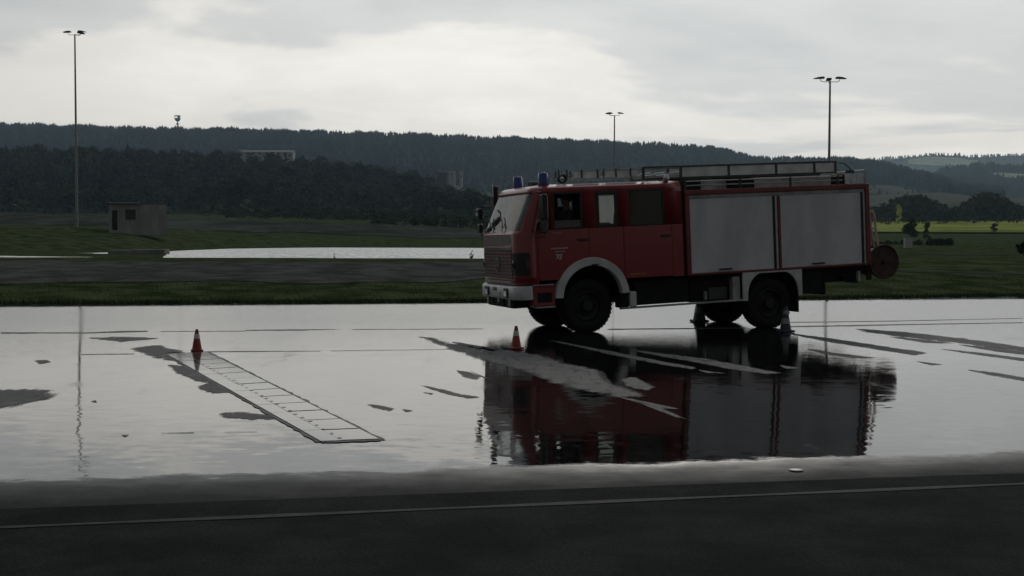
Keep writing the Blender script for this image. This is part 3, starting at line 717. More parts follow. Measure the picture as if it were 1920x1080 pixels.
def far_house(name, u0, u1, Y, ytop, ybase, wallm, roofm, label, ridge=3., depth=9., windows=(), gables=True):
    x0, x1 = px(u0, Y), px(u1, Y); zb, zt = pz(Y, ybase), pz(Y, ytop); o = empty(name, (x0, Y, zb)); tag(o, label, 'building'); wd = x1 - x0; H = zt - zb
    he = H - ridge
    B().box(0, wd, 0, depth, -8, he).build('wall', wallm, o)
    b = B(); e = .5
    prof = [(-e, he + .02), (depth + e, he + .02), (depth / 2, H)]
    q = [[b.bm.verts.new((x, y, z)) for y, z in prof] for x in (-e, wd + e)]
    b.bm.faces.new(q[0]); b.bm.faces.new(q[1][::-1])
    for i in range(3): b.bm.faces.new((q[0][i], q[0][(i + 1) % 3], q[1][(i + 1) % 3], q[1][i]))
    b.build('roof', roofm, o)
    for (a, c, z0, z1) in windows:
        w_ = B().box(a * wd, c * wd, -.12, -.01, z0 * he, z1 * he).build('window', 'dark_wood', o); B().box(a * wd + .12, c * wd - .12, -.14, -.125, z0 * he + .12, z1 * he - .12).build('pane', 'glass_dark', w_)
    return o
far_house('long_building', 452, 550, 1105, 283, 293, 'white_wall', 'render_grey', 'long white building on the forest crest below the ridge', 1.6, 12, [(.1 + .12 * i, .16 + .12 * i, .35, .7) for i in range(7)])
far_house('gable_house', 445, 451.5, 1106, 281, 290, 'white_wall', 'roof_felt', 'small white gabled house at left end of the long hill building', 2.4, 7, [(.3, .6, .4, .8)])
far_house('barn', 820, 838, 1250, 319, 340, 'dark_wood', 'dark_wood', 'dark barn beside the white houses on mid slope', 3.0, 12, [(.3, .5, .2, .6)])
far_house('white_house', 841, 853, 1252, 321, 337, 'white_wall', 'roof_felt', 'white house with dark roof right of the dark barn', 2.2, 8, [(.36, .62, .1, .40), (.36, .62, .62, .9)])
far_house('narrow_house', 862, 867, 1254, 322, 338, 'white_wall', 'roof_felt', 'narrow pale house rightmost of the slope buildings', 1.6, 7, [(.2, .8, .38, .55)])

# goblet-shaped tower on the ridge
tx_, ty_, tz_ = s2(335, 1.0); zt = pz(3000, 219.5); tw = empty('ridge_tower', (tx_, ty_, tz_)); tag(tw, 'goblet-shaped lattice tower standing on the ridge skyline', 'tower'); H = zt - tz_
B().tube([(0, 0, -3), (0, 0, H * .62)], 1.6, 10, r2=1.2).build('shaft', 'concrete', tw)
B().lathe([(0, H * .40), (4.0, H * .46), (4.4, H * .50), (0, H * .52)], 16).build('lower_platform', 'dark_steel', tw)
B().lathe([(1.2, H * .60), (5.5, H * .68), (7.6, H * .80), (7.6, H * .82), (5.2, H * .70), (1.0, H * .63)], 18, close=True).build('bowl', 'dark_steel', tw)
for k in range(12):
    a = 2 * math.pi * k / 12; c, s_ = math.cos(a), math.sin(a)
    B().tube([(c * 7.4, s_ * 7.4, H * .8), (c * 7.9, s_ * 7.9, H * .9), (c * 7.2, s_ * 7.2, H)], .32, 5).build('cage_bar', 'dark_steel', tw)
B().lathe([(7.5, H * .97), (7.9, H * .97), (7.9, H), (7.5, H)], 24, close=True).build('ring', 'dark_steel', tw)
B().box(.3, 4.6, -1.5, 2.5, H * .72, H * .99, .3).build('antenna_cabin', 'dark_steel', tw)

# ------------------------------------------------------------------ traffic cones
def cone(u, v, h, label, body, rz=0., group='traffic cones on the wet pavement', bands=((.30, .58, 0), (.58, .80, 1), (.80, .97, 2)), mats=('cone_red', 'cone_white', 'cone_red'), cap='cone_black'):
    x, y = gpt(u, v); o = empty('traffic_cone', (x, y, .001), rz); tag(o, label, 'traffic cone', group)
    hb = h * .72 / 2 * .74; t = h * .09
    B().box(-hb, hb, -hb, hb, .004, t, h * .025).build('base', body, o)
    r0, r1 = h * .225, h * .062
    rr = lambda f: r0 + (r1 - r0) * (f - .06) / .94
    lo = .075
    for k, (f0, f1, mi) in enumerate(((lo, bands[0][1] * .99, 0),) + bands[1:]):
        e = .0025 if mi == 1 else 0
        b = B().lathe([(rr(f0) + e, f0 * h), (rr(f1) + e, f1 * h), (rr(f1) * .9, f1 * h), (rr(f0) * .9, f0 * h)], 22, close=True)
        b.build('band' if mi == 1 else 'cone_body', mats[k], o, smooth=True, angle=50)
    B().lathe([(rr(bands[-1][1]) + .001, bands[-1][1] * h), (r1, h * .985), (r1 * .8, h), (0, h)], 18).build('tip', cap, o, smooth=True, angle=50)
    return o
cone(368, 661, .335, 'small red and white traffic cone standing by the left cover strip', 'cone_red', .3)
cone(968, 655, .36, 'small red and white traffic cone in front of the truck cab', 'cone_red', .5)
b5 = ((.2, .34, 0), (.34, .55, 1), (.55, .70, 2), (.70, .86, 1), (.86, .97, 2))
cone(1474, 622, .48, 'dark blue cone with pale bands beside the truck rear wheel', 'cone_blue', .35, None, b5, ('cone_blue', 'galv', 'cone_blue', 'galv', 'cone_blue'))
cone(1312, 603.5, .60, 'grey shaded traffic cone on the far side, under the truck middle', 'cone_black', .2, None, b5, ('cone_grey', 'galv', 'cone_grey', 'galv', 'cone_grey'))
lx, ly = gpt(1497, 884); lid = empty('survey_marker', (lx, ly, .003)); tag(lid, 'small pale round lid set in the damp near pavement strip', 'lid')
B().lathe([(.044, 0), (.044, .008), (.036, .010), (.034, .008), (0, .008)], 24).build('cap', 'lid', lid); B().lathe([(.046, .0), (.051, .0), (.051, .005), (.046, .005)], 24, close=True).build('rim', 'dark_steel', lid)

# ------------------------------------------------------------------ fire engine (frame: x rearward from the front axle, y away from the camera side, z up)
TX, TY, YAW, WB, RW, TR, TH = 1.386, 22.009, .3207, 3.818, .50, 1.95, .0501
W0, W1 = -.12, 2.07
truck = empty('fire_engine', (TX, TY, 0), YAW); tag(truck, 'red fire engine with crew cab, grey roller shutters and roof rack, nose dipped while braking', 'fire engine')
PM = Matrix.Translation((WB, 0, RW)) @ Matrix.Rotation(-TH, 4, 'Y') @ Matrix.Translation((-WB, 0, -RW))   # body pitches nose down over the axles
def TB(b, name, m_, parent=truck, **k): return b.build(name, m_, parent, PM, **k)
def shift(z): return 0 if z < 2.07 else (z - 2.07) / .80 * .36
# --- cab shell: plan outline lofted through heights, window bays left open
side = [1.95, 1.60, .88, .66, .21, -.05, -.64, -.71, -.985]
FXc, RC = -1.345, .24
plan = [(x, W0) for x in side] + [(-1.09, W0)]
for k in range(1, 6):
    a = k / 6 * math.pi / 2; plan.append((-1.09 - (abs(FXc) - 1.09) * math.sin(a), W0 + RC * (1 - math.cos(a))))
plan += [(FXc, W0 + RC), (FXc, .97), (FXc, W1 - RC)]
half = plan[:plan.index((FXc, .97))]
plan = half + [(FXc, .975)] + [(x, W0 + W1 - y) for x, y in half[::-1]]
NP = len(plan)
def lean(x): return max(0., min(1., (-x - .85) / .35))
zl = [1.13, 1.30, 2.04, 2.11, 2.785, 2.86, 2.905]
inset = {2.86: .012, 2.905: .07}
b = B(); rings = []
for z in zl:
    i_ = inset.get(z, 0); g_ = []
    for x, y in plan:
        yy = y + (i_ if y < .9 else -i_ if y > 1.05 else 0); tum = max(0, z - 2.04) * .035
        yy += tum if y < .9 else -tum if y > 1.05 else 0
        g_.append(b.bm.verts.new((x + shift(z) * lean(x) + i_ * lean(x), yy, z)))
    rings.append(g_)
n_half = len(half)
def bay(j, k):          # open bays between plan points k, k+1 at level j
    def sd_(kk): return kk in (1, 3, 5, 7)
    if j == 3:
        if sd_(k) or sd_(NP - 2 - k): return True
        if n_half - 4 <= k <= NP - 2 - (n_half - 4): return True
    if j in (0, 1, 2):   # side panels are separate doors and panels
        x0, x1 = plan[k][0], plan[k + 1][0]; ys = plan[k][1]
        if min(x0, x1) > -1.0 and abs(plan[k][1] - plan[k + 1][1]) < 1e-6 and (ys == W0 or ys == W0 + W1 - W0): return True
    return False
for j in range(len(zl) - 1):
    for k in range(NP - 1):
        if bay(j, k): continue
        b.bm.faces.new((rings[j][k], rings[j][k + 1], rings[j + 1][k + 1], rings[j + 1][k]))
cab = TB(b, 'cab', 'red_paint', smooth=True, angle=40)
md = cab.modifiers.new('thickness', 'SOLIDIFY'); md.thickness = .035; md.offset = 0
# roof
b = B(); top = [(x + shift(2.905) * lean(x) + .07 * lean(x), (y + .09 if y < .9 else y - .09 if y > 1.05 else y), 2.903) for x, y in plan]
mid = [(.45 + (x - .45) * .9, .975 + (y - .975) * .86, 2.935) for x, y, z in top]
r0 = [b.bm.verts.new(p) for p in top]; r1 = [b.bm.verts.new(p) for p in mid]
for k in range(NP - 1): b.bm.faces.new((r0[k], r0[k + 1], r1[k + 1], r1[k]))
b.bm.faces.new((r0[-1], r0[0], r1[0], r1[-1])); b.bm.faces.new(r1)
TB(b, 'cab_roof', 'roof_cream', smooth=True, angle=50)
TB(B().box(1.90, 1.945, W0 + .03, W1 - .03, 1.13, 2.89), 'cab_rear_wall', 'red_paint')
TB(B().box(-1.2, 1.89, W0 + .06, W1 - .06, 1.50, 1.53).box(-1.0, -.55, .0, 1.95, 1.53, 1.95, .04), 'cab_floor', 'interior')
# --- lower side panels with the wheel-arch notch
AX, AZ, ARO, ARI = .075, .84, .735, .585
def arch_pts(a0, a1, r, n=14): return [(AX + r * math.cos(R(a0 + (a1 - a0) * k / n)), AZ + r * math.sin(R(a0 + (a1 - a0) * k / n))) for k in range(n + 1)]
rr_ = ARO - .05
def zarch(x):
    d = rr_ ** 2 - (x - AX) ** 2; return AZ + math.sqrt(d) if d > 0 else -9
def panel(xa, xb, zb, y0, y1):
    lowpts = []
    n = 22
    for k in range(n + 1):
        x = xb + (xa - xb) * k / n; lowpts.append((x, max(zb, zarch(x))))
    return B().prism([(xa, 2.105), (xb, 2.105)] + lowpts, y0, y1, .004)
for side_ in (0, 1):
    y0, y1 = (W0 - .018, W0 + .03) if side_ == 0 else (W1 - .03, W1 + .018)
    TB(panel(-.985, -.955, 1.13, y0, y1), 'side_panel', 'red_paint')
    d1 = TB(panel(-.949, .045, 1.20, y0 - (.006 if side_ == 0 else 0), y1), 'door', 'red_paint')
    TB(panel(.051, .735, 1.13, y0, y1), 'side_panel', 'red_paint')
    d2 = TB(panel(.741, 1.715, 1.15, y0 - (.006 if side_ == 0 else 0), y1), 'door', 'red_paint')
    TB(panel(1.721, 1.95, 1.13, y0, y1), 'side_panel', 'red_paint')
    yh_ = W0 - .055 if side_ == 0 else W1 + .022
    TB(B().box(-.18, .02, yh_, yh_ + .032, 1.885, 1.925, .008), 'handle', 'black_trim', d1)
    TB(B().box(1.49, 1.68, yh_, yh_ + .032, 1.885, 1.925, .008), 'handle', 'black_trim', d2)
    # windows: dark rubber surround and pane
    for (xa, xb, gm) in ((-.635, -.055, None), (.215, .655, 'glass'), (.885, 1.595, 'glass_dark' if side_ == 0 else 'glass_fogged')):
        yg = W0 + .02 if side_ == 0 else W1 - .02
        f = B(); t_ = .035 if xa != .215 else .062; z0, z1 = 2.112, 2.783; o_ = .022
        for q in ((xa, xb, z0, z0 + t_), (xa, xb, z1 - t_, z1), (xa, xa + t_, z0 + t_, z1 - t_), (xb - t_, xb, z0 + t_, z1 - t_)):
            f.box(q[0], q[1], yg - o_, yg + o_, q[2], q[3], .004)
        fo = TB(f, 'window', 'black_trim')
        if gm: TB(B().box(xa + .02, xb - .02, yg - .004, yg + .004, z0 + .02, z1 - .02), 'pane', gm, fo)
        elif side_ == 0: TB(B().box(xa + .02, xb - .02, yg - .004, yg + .004, z0 + .02, z0 + .16), 'pane', 'glass', fo)   # wound down
        else: TB(B().box(xa + .02, xb - .02, yg - .004, yg + .004, z0 + .02, z1 - .02), 'pane', 'glass', fo)
    # quarter light
    yg = W0 + .018 if side_ == 0 else W1 - .018
    TB(B().prism([(-.965, 2.12), (-.72, 2.12), (-.72, 2.77), (-.85, 2.77)], yg - .004, yg + .004), 'quarter_light', 'glass')
# --- windscreen
def wsx(z): return FXc + shift(z) + .0
b = B(); grid = []
for x, y in plan[n_half - 4:NP - (n_half - 4)]:
    row = []
    for z in (2.112, 2.783):
        tum = (z - 2.04) * .035; row.append(b.bm.verts.new((x + shift(z) * lean(x) + .006, y + (tum if y < .9 else -tum if y > 1.05 else 0), z)))
    grid.append(row)
for k in range(len(grid) - 1): b.bm.faces.new((grid[k][0], grid[k + 1][0], grid[k + 1][1], grid[k][1]))
TB(b, 'windscreen', 'windscreen', smooth=True)
for y_, tilt in ((.62, .30), (1.45, .22)):
    wp = B().tube([(FXc - .03, y_, 2.09), (FXc + .02, y_ + tilt * .5, 2.20), (FXc + .08, y_ + tilt, 2.28)], .009, 5).tube([(FXc + .02, y_ + tilt - .22, 2.19), (FXc + .11, y_ + tilt + .18, 2.40)], .012, 5)
    TB(wp, 'wiper', 'black_trim')
# panel under the screen with painted-in sky reflection, grille, star, lamps
TB(B().box(FXc - .022, FXc - .004, W0 + .26, W1 - .26, 1.86, 2.065, .008), 'front_panel', 'front_sky_tint')
gr = TB(B().box(FXc - .012, FXc - .004, W0 + .25, W1 - .25, 1.20, 1.80, .002), 'grille', 'black_trim')
for k in range(9):
    z = 1.25 + k * .062
    TB(B().box(FXc - .035, FXc - .0125, W0 + .27, W1 - .27, z, z + .040, .005), 'grille_slat', 'grille_red', gr)
TB(B().box(FXc - .04, FXc - .0125, W0 + .28, W1 - .28, 1.805, 1.835, .004), 'grille_slat', 'alu_dull', gr)
TB(B().box(FXc - .05, FXc - .004, W0 + .3, W1 - .3, 1.165, 1.195, .004), 'front_lip', 'alu_dull')
st = B().lathe([(.115, -.008), (.130, -.008), (.130, .008), (.115, .008)], 28, Matrix.Translation((FXc - .05, .975, 1.50)) @ Matrix.Rotation(math.pi / 2, 4, 'Y'), close=True)
for k in range(3):
    a = R(90 + 120 * k); m_ = Matrix.Translation((FXc - .05, .975, 1.50)) @ Matrix.Rotation(a, 4, 'X')
    q = [st.bm.verts.new(m_ @ Vector(p)) for p in ((-.006, 0, -.018), (-.006, .118, 0), (-.006, 0, .018), (.006, 0, -.018), (.006, .118, 0), (.006, 0, .018))]
    st.bm.faces.new(q[:3]); st.bm.faces.new(q[3:][::-1]); st.bm.faces.new((q[0], q[3], q[4], q[1])); st.bm.faces.new((q[1], q[4], q[5], q[2]))
TB(st, 'star_emblem', 'alu_dull')
for y0, y1 in ((W0 - .012, .17), (W1 - .29, W1 + .012)):
    near = y0 < 0
    pl = []
    for k in range(9):
        a = k / 8 * math.pi / 2; xx = -1.10 - (abs(FXc) + .02 - 1.10) * math.sin(a); yy = W0 - .016 + (RC + .01) * (1 - math.cos(a)); pl.append((xx, yy if near else W0 + W1 - yy))
    pl.append((FXc - .02, .19 if near else W1 - .31))
    b = B(); rg = [[b.bm.verts.new((x, y, z)) for x, y in pl] for z in (1.30, 1.32, 1.70, 1.72)]
    for j in range(3):
        for k in range(len(pl) - 1): b.bm.faces.new((rg[j][k], rg[j][k + 1], rg[j + 1][k + 1], rg[j + 1][k]))
    hl = TB(b, 'lamp_surround', 'black_trim', smooth=True)
    yc = .10 if near else W1 - .22
    TB(B().lathe([(0, -.015), (.05, -.012), (.085, 0), (.09, .01)], 20, Matrix.Translation((FXc - .024, yc, 1.50)) @ Matrix.Rotation(math.pi / 2, 4, 'Y')), 'headlight', 'glass_dark', hl)
    TB(B().box(-1.20, -1.13, W0 - .03 if near else W1 + .012, W0 - .012 if near else W1 + .03, 1.42, 1.60, .004), 'indicator', 'lamp_amber', hl)
# --- bumper
bp = []
XB = -1.42
for k in range(7):
    a = k / 6 * math.pi / 2; bp.append((-1.20 + (XB + 1.20) * math.sin(a), W0 - .02 + .22 * (1 - math.cos(a))))
bp = [(-1.09, W0 - .02)] + bp; bp = bp + [(x, W0 + W1 - y) for x, y in bp[::-1]]
b = B(); rg = [[b.bm.verts.new((x + i_ * (1 if abs(x) > 1.15 else 0), y, z)) for x, y in bp] for z, i_ in ((.865, .03), (.90, .0), (1.085, .0), (1.115, .03), (1.117, .14))]
for j in range(4):
    for k in range(len(bp) - 1): b.bm.faces.new((rg[j][k], rg[j][k + 1], rg[j + 1][k + 1], rg[j + 1][k]))
bm_ = TB(b, 'bumper', 'white_paint', smooth=True, angle=50)
for s_ in (0, 1):
    yl = .30 if s_ == 0 else 1.47
    fo = TB(B().box(XB - .025, XB - .003, yl - .02, yl + .20, .905, 1.075, .006), 'lamp_housing', 'black_trim', bm_); TB(B().box(XB - .034, XB - .0255, yl + .02, yl + .16, .925, 1.02, .004), 'fog_lamp', 'lamp_glass', bm_)
TB(B().box(XB - .012, XB - .002, .78, 1.17, .91, .99, .003), 'number_plate', 'lettering', bm_)
TB(B().box(XB - .012, XB - .002, .98, 1.17, 1.01, 1.075, .003), 'tow_recess', 'slot', bm_)
for y_, h_, m_, nm in ((.34, .13, 'galv', 'work_lamp'), (.72, .15, 'chassis', 'tow_hook'), (.98, .09, 'galv', 'coupling'), (1.36, .15, 'chassis', 'tow_hook'), (1.66, .13, 'galv', 'work_lamp')):
    TB(B().box(XB + .02, XB + .14, y_ - .05, y_ + .05, .862 - h_, .862, .02), nm, m_, bm_)
TB(B().box(XB + .05, -1.0, .2, 1.75, .70, .95, .03), 'front_crossmember', 'chassis')
# lower entry panels in front of the wheel, with pale edges
for s_ in (0, 1):
    y0, y1 = (W0 - .005, W0 + .22) if s_ == 0 else (W1 - .22, W1 + .005)
    en = TB(B().box(-1.085, -.66, y0, y1, .735, 1.105, .015), 'entry_panel', 'red_paint')
    TB(B().box(-1.08, -.67, y0 - .02, y1 - .05, 1.108, 1.130, .004), 'step_edge', 'alu_dull', en); TB(B().box(-1.03, -.665, y0 - .03, y1 - .05, .700, .728, .004), 'step_edge', 'alu_dull', en)
    TB(B().box(-1.0, -.72, y0 - .008, y0 + .03, .80, .98, .01), 'step_recess', 'chassis', en)
# --- front wheel arches
for s_ in (0, 1):
    y0, y1 = (W0 - .055, W0 + .10) if s_ == 0 else (W1 - .10, W1 + .055)
    n = 30; b = B()
    a0, a1 = (4, 178)
    pts = [arch_pts(a0, a1, r_, n) for r_ in (ARI, ARO)]
    loops = []
    for k in range(n + 1):
        pi, po = pts[0][k], pts[1][k]
        loops.append([b.bm.verts.new(q) for q in ((pi[0], y0 + .015, pi[1]), (pi[0] * .97 + po[0] * .03, y0, pi[1] * .97 + po[1] * .03), (pi[0] * .1 + po[0] * .9, y0, pi[1] * .1 + po[1] * .9), (po[0], y0 + .03, po[1]), (po[0], y1, po[1]), (pi[0], y1, pi[1]))])
    for k in range(n):
        for q in range(6): b.bm.faces.new((loops[k][q], loops[k][(q + 1) % 6], loops[k + 1][(q + 1) % 6], loops[k + 1][q]))
    b.bm.faces.new(loops[0]); b.bm.faces.new(loops[-1][::-1])
    fe = TB(b, 'wheel_arch', 'white_paint', smooth=True, angle=40)
    if s_ == 0: TB(B().box(.06, .20, y0 - .006, y0 - .001, 1.425, 1.45, .002), 'arch_marker', 'black_trim', fe)
    # inner liner
    b = B(); n = 20; pa = [arch_pts(-12, 192, ARI + .015, n)]
    ya, yb = (W0 + .08, .62) if s_ == 0 else (1.33, W1 - .08)
    l0 = [b.bm.verts.new((x, ya, z)) for x, z in pa[0]]; l1 = [b.bm.verts.new((x, yb, z)) for x, z in pa[0]]
    for k in range(n): b.bm.faces.new((l0[k], l0[k + 1], l1[k + 1], l1[k]))
    TB(b, 'arch_liner', 'chassis', smooth=True)
    yq = (W0 + .0, W0 + .3) if s_ == 0 else (W1 - .3, W1)
    TB(B().box(.64, .80, yq[0] + .02, yq[1], .60, .86, .01), 'mud_flap', 'chassis')
    TB(B().box(.815, .945, yq[0] - .03, yq[1], .615, .895, .012), 'step_box', 'white_paint')
    TB(B().box(.62, 3.20, yq[0] - .01, yq[0] + .05, .575, .612, .006), 'side_rail', 'alu_dull')
# --- lettering and emblem on the door (illegible at this size: broken pale strokes)
dl = B(); yl = W0 - .0275
x = -.70
while x < -.38:
    wv = rnd.uniform(.010, .020); dl.box(x, x + wv, yl, yl + .002, 1.758, 1.758 + rnd.choice((.018, .024, .024))); x += wv + .006
TB(dl, 'door_lettering', 'lettering')
dl = B(); x = -.63
while x < -.44:
    wv = rnd.uniform(.010, .018); dl.box(x, x + wv, yl, yl + .002, 1.700, 1.700 + rnd.choice((.014, .019))); x += wv + .006
TB(dl, 'door_lettering', 'lettering')
dl = B(); x = -.66
while x < -.48:
    wv = rnd.uniform(.010, .020); dl.box(x, x + wv, yl, yl + .002, 2.045, 2.045 + .012); x += wv + .01
TB(dl, 'door_lettering', 'alu_dull')
dl = B()
for (cx, cz, w_, h_, a) in ((-.60, 1.655, .05, .022, .3), (-.55, 1.645, .06, .024, -.3), (-.505, 1.655, .03, .018, .9), (-.575, 1.615, .026, .05, .1), (-.525, 1.60, .024, .055, -.35), (-.60, 1.60, .018, .04, .5), (-.545, 1.575, .02, .035, 0), (-.51, 1.63, .02, .03, .4)):
    m_ = Matrix.Translation((cx, yl, cz)) @ Matrix.Rotation(a, 4, 'Y'); dl.box(-w_ / 2, w_ / 2, 0, .002, -h_ / 2, h_ / 2, m=m_)
TB(dl, 'door_emblem', 'lettering')
TB(B().box(.84, 1.16, W0 - .027, W0 - .0245, 1.205, 1.235, .001), 'door_marking', 'ochre_mark')
# --- mirrors
def mirror(nm, xs, ya, z0, z1, wd, m_='black_trim'):
    mo = TB(B().box(xs, xs + .10, ya, ya + wd, z0, z1, .025), nm, m_); TB(B().box(xs + .1005, xs + .104, ya + .02, ya + wd - .02, z0 + .03, z1 - .03), 'mirror_glass', 'steel_mirror', mo); return mo
near_m = mirror('mirror', -.93, W0 - .30, 2.30, 2.76, .22)
TB(B().tube([(-.93, W0, 2.80), (-.90, W0 - .18, 2.80), (-.88, W0 - .19, 2.76)], .012, 6).tube([(-.88, W0 - .19, 2.30), (-.88, W0 - .19, 2.0), (-.94, W0, 1.98)], .012, 6), 'mirror_arm', 'black_trim', near_m)
TB(B().box(-.92, -.84, W0 - .28, W0 - .08, 2.06, 2.27, .02), 'wide_angle_mirror', 'dark_steel', near_m)
far_m = mirror('mirror', -1.02, W1 + .10, 2.50, 3.02, .16)
TB(B().box(-1.035, -1.022, W1 + .09, W1 + .14, 2.80, 3.06, .004), 'mirror_edge', 'white_paint', far_m)
TB(B().tube([(-.95, W1, 2.82), (-.97, W1 + .15, 2.84)], .014, 6).tube([(-.95, W1, 2.45), (-.97, W1 + .15, 2.5)], .014, 6), 'mirror_arm', 'black_trim', far_m)
kx = -1.28; W1m = W1 - .14
km = TB(B().tube([(-1.22, W1m - .05, 2.0), (kx - .05, W1m + .12, 2.05), (kx - .07, W1m + .16, 2.25), (kx - .06, W1m + .14, 2.56), (kx + .0, W1m + .10, 2.62), (kx + .1, W1m + .02, 2.60)], .018, 7), 'kerb_mirror_arm', 'black_trim', smooth=True)
TB(B().box(kx - .12, kx - .02, W1m + .08, W1m + .30, 2.36, 2.58, .03), 'kerb_mirror', 'black_trim', km); TB(B().box(kx - .11, kx - .03, W1m + .08, W1m + .26, 2.10, 2.28, .03), 'kerb_mirror', 'black_trim', km)
TB(B().box(kx - .124, kx - .1205, W1m + .12, W1m + .26, 2.44, 2.50), 'mirror_glint', 'alu', km)
# --- blue beacons, horn
for y_ in (.13, 1.58):
    mb = Matrix.Translation((-.70, y_, 2.90))
    be = TB(B().lathe([(.11, 0), (.11, .045), (.10, .06), (0, .06)], 24, mb), 'beacon', 'black_trim', smooth=True)
    TB(B().lathe([(.100, .0605), (.098, .12), (.088, .235), (.078, .255), (0, .262)], 24, mb), 'beacon_dome', 'blue_glass', be, smooth=True, angle=60)
hn = B()
for dy in (0, .13): hn.tube([(-.62, 1.05 + dy, 3.0), (-.45, 1.05 + dy, 3.0), (-.30, 1.05 + dy, 3.0)], .045, 10, r2=.02)
hn.box(-.5, -.44, 1.02, 1.2, 2.90, 2.98, .008)
TB(hn, 'horn', 'dark_steel', smooth=True)
TB(B().lathe([(0, .05), (.05, .04), (.06, 0), (.05, -.08), (0, -.09)], 14, Matrix.Translation((1.72, W0 + .12, 2.985)) @ Matrix.Rotation(R(60), 4, 'X')), 'work_light', 'lamp_glass', smooth=True)
# --- interior: seats, dashboard, wheel
for (x_, y_) in ((-.18, .42), (-.18, 1.53)):
    se = TB(B().box(x_ - .28, x_ + .24, y_ - .25, y_ + .25, 1.80, 1.93, .04), 'seat', 'interior'); TB(B().box(x_ + .22, x_ + .34, y_ - .24, y_ + .24, 1.93, 2.55, .05), 'backrest', 'interior', se)
TB(B().box(.52, .60, .10, 1.85, 1.55, 2.20, .03), 'partition', 'interior'); TB(B().box(1.05, 1.40, .05, 1.90, 1.55, 1.95, .04), 'bench', 'interior'); TB(B().prism([(1.36, 1.95), (1.56, 1.95), (1.60, 2.66), (1.46, 2.66), (1.40, 2.3)], 1.05, 1.85, .03), 'bench_back', 'interior')
TB(B().lathe([(.205, -.014), (.235, -.014), (.235, .014), (.205, .014)], 26, Matrix.Translation((-.66, .44, 2.10)) @ Matrix.Rotation(R(28), 4, 'Y'), close=True).tube([(-.66, .24, 2.10), (-.66, .64, 2.10)], .014, 6).tube([(-.66, .44, 2.10), (-.85, .44, 1.80)], .03, 8), 'steering_wheel', 'black_trim')
# --- chassis and undergear
ch = B()
for y_ in (.52, 1.35): ch.box(-1.2, 6.0, y_, y_ + .08, .78, 1.04, .01)
for x_ in (-.9, .8, 2.6, 4.9): ch.box(x_, x_ + .12, .60, 1.35, .80, 1.0)
TB(ch, 'frame_rail', 'chassis')
TB(B().box(.96, 2.10, W0 + .12, .5, .62, 1.08, .03), 'fuel_tank', 'chassis'); TB(B().box(2.15, 3.19, W0 + .20, .5, .60, 1.08, .02), 'locker', 'chassis')
TB(B().box(.96, 3.19, 1.45, W1 - .1, .62, 1.08, .03), 'locker', 'chassis')
TB(B().box(2.52, 2.92, W0 + .13, W0 + .199, .63, .86, .01), 'locker_box', 'dark_steel'); TB(B().box(3.0, 3.16, W0 + .05, W0 + .199, .60, 1.05, .01), 'locker_panel', 'alu_dull'); TB(B().tube([(2.44, W0 + .12, .64), (2.44, W0 + .12, .80)], .04, 10), 'valve', 'galv')
TB(B().box(-.5, .65, .65, 1.3, .70, 1.35, .08), 'engine', 'chassis')
# axles (stay level: not pitched)
for x_ in (0, WB):
    ax = B().tube([(x_, .1, RW), (x_, TR - .1, RW)], .09, 10); ax.lathe([(0, -.2), (.17, -.16), (.22, 0), (.17, .16), (0, .2)], 14, Matrix.Translation((x_, .95, RW)) @ Matrix.Rotation(math.pi / 2, 4, 'X'))
    ax.build('axle', 'chassis', truck, smooth=True)
def wheel(x_, y_, flip, dual=False):
    wh = B(); m_ = Matrix.Translation((x_, y_, RW - .015)) @ Matrix.Rotation(math.pi / 2 * (1 if not flip else -1), 4, 'X')
    # rim (parent) with tyre, hub and nuts
    rim = B().lathe([(.285, -.02), (.285, .015), (.265, .03), (.255, -.05), (.20, -.075), (.12, -.05), (.12, .0), (.09, .05), (0, .055)], 30, m_).build('wheel', 'rim', truck, smooth=True, angle=40)
    t = B(); t.lathe([(.285, .01), (.33, .035), (.42, .035), (.475, .015), (.497, -.02), (.50, -.06), (.50, -.19), (.497, -.23), (.475, -.265), (.42, -.285), (.33, -.28), (.285, -.25)], 48, m_, close=True)
    for k in range(40):
        a = 2 * math.pi * k / 40
        for s_, z_ in ((1, -.055), (-1, -.175)):
            mm = m_ @ Matrix.Rotation(a + (.04 if s_ > 0 else 0), 4, 'Z') @ Matrix.Translation((.498, 0, z_)); t.box(0, .007, -.026, .026, -.05, .055, m=mm)
    t.build('tyre', 'rubber', rim, smooth=True, angle=40)
    nb_ = B()
    for k in range(10):
        a = 2 * math.pi * k / 10; nb_.lathe([(.014, -.04), (.014, -.018), (0, -.016)], 6, m_ @ Matrix.Translation((.165 * math.cos(a), .165 * math.sin(a), -.012)))
    nb_.build('wheel_nuts', 'rim', rim)
wheel(0, 0, False); wheel(0, TR, True); wheel(WB, 0, False); wheel(WB, TR, True)
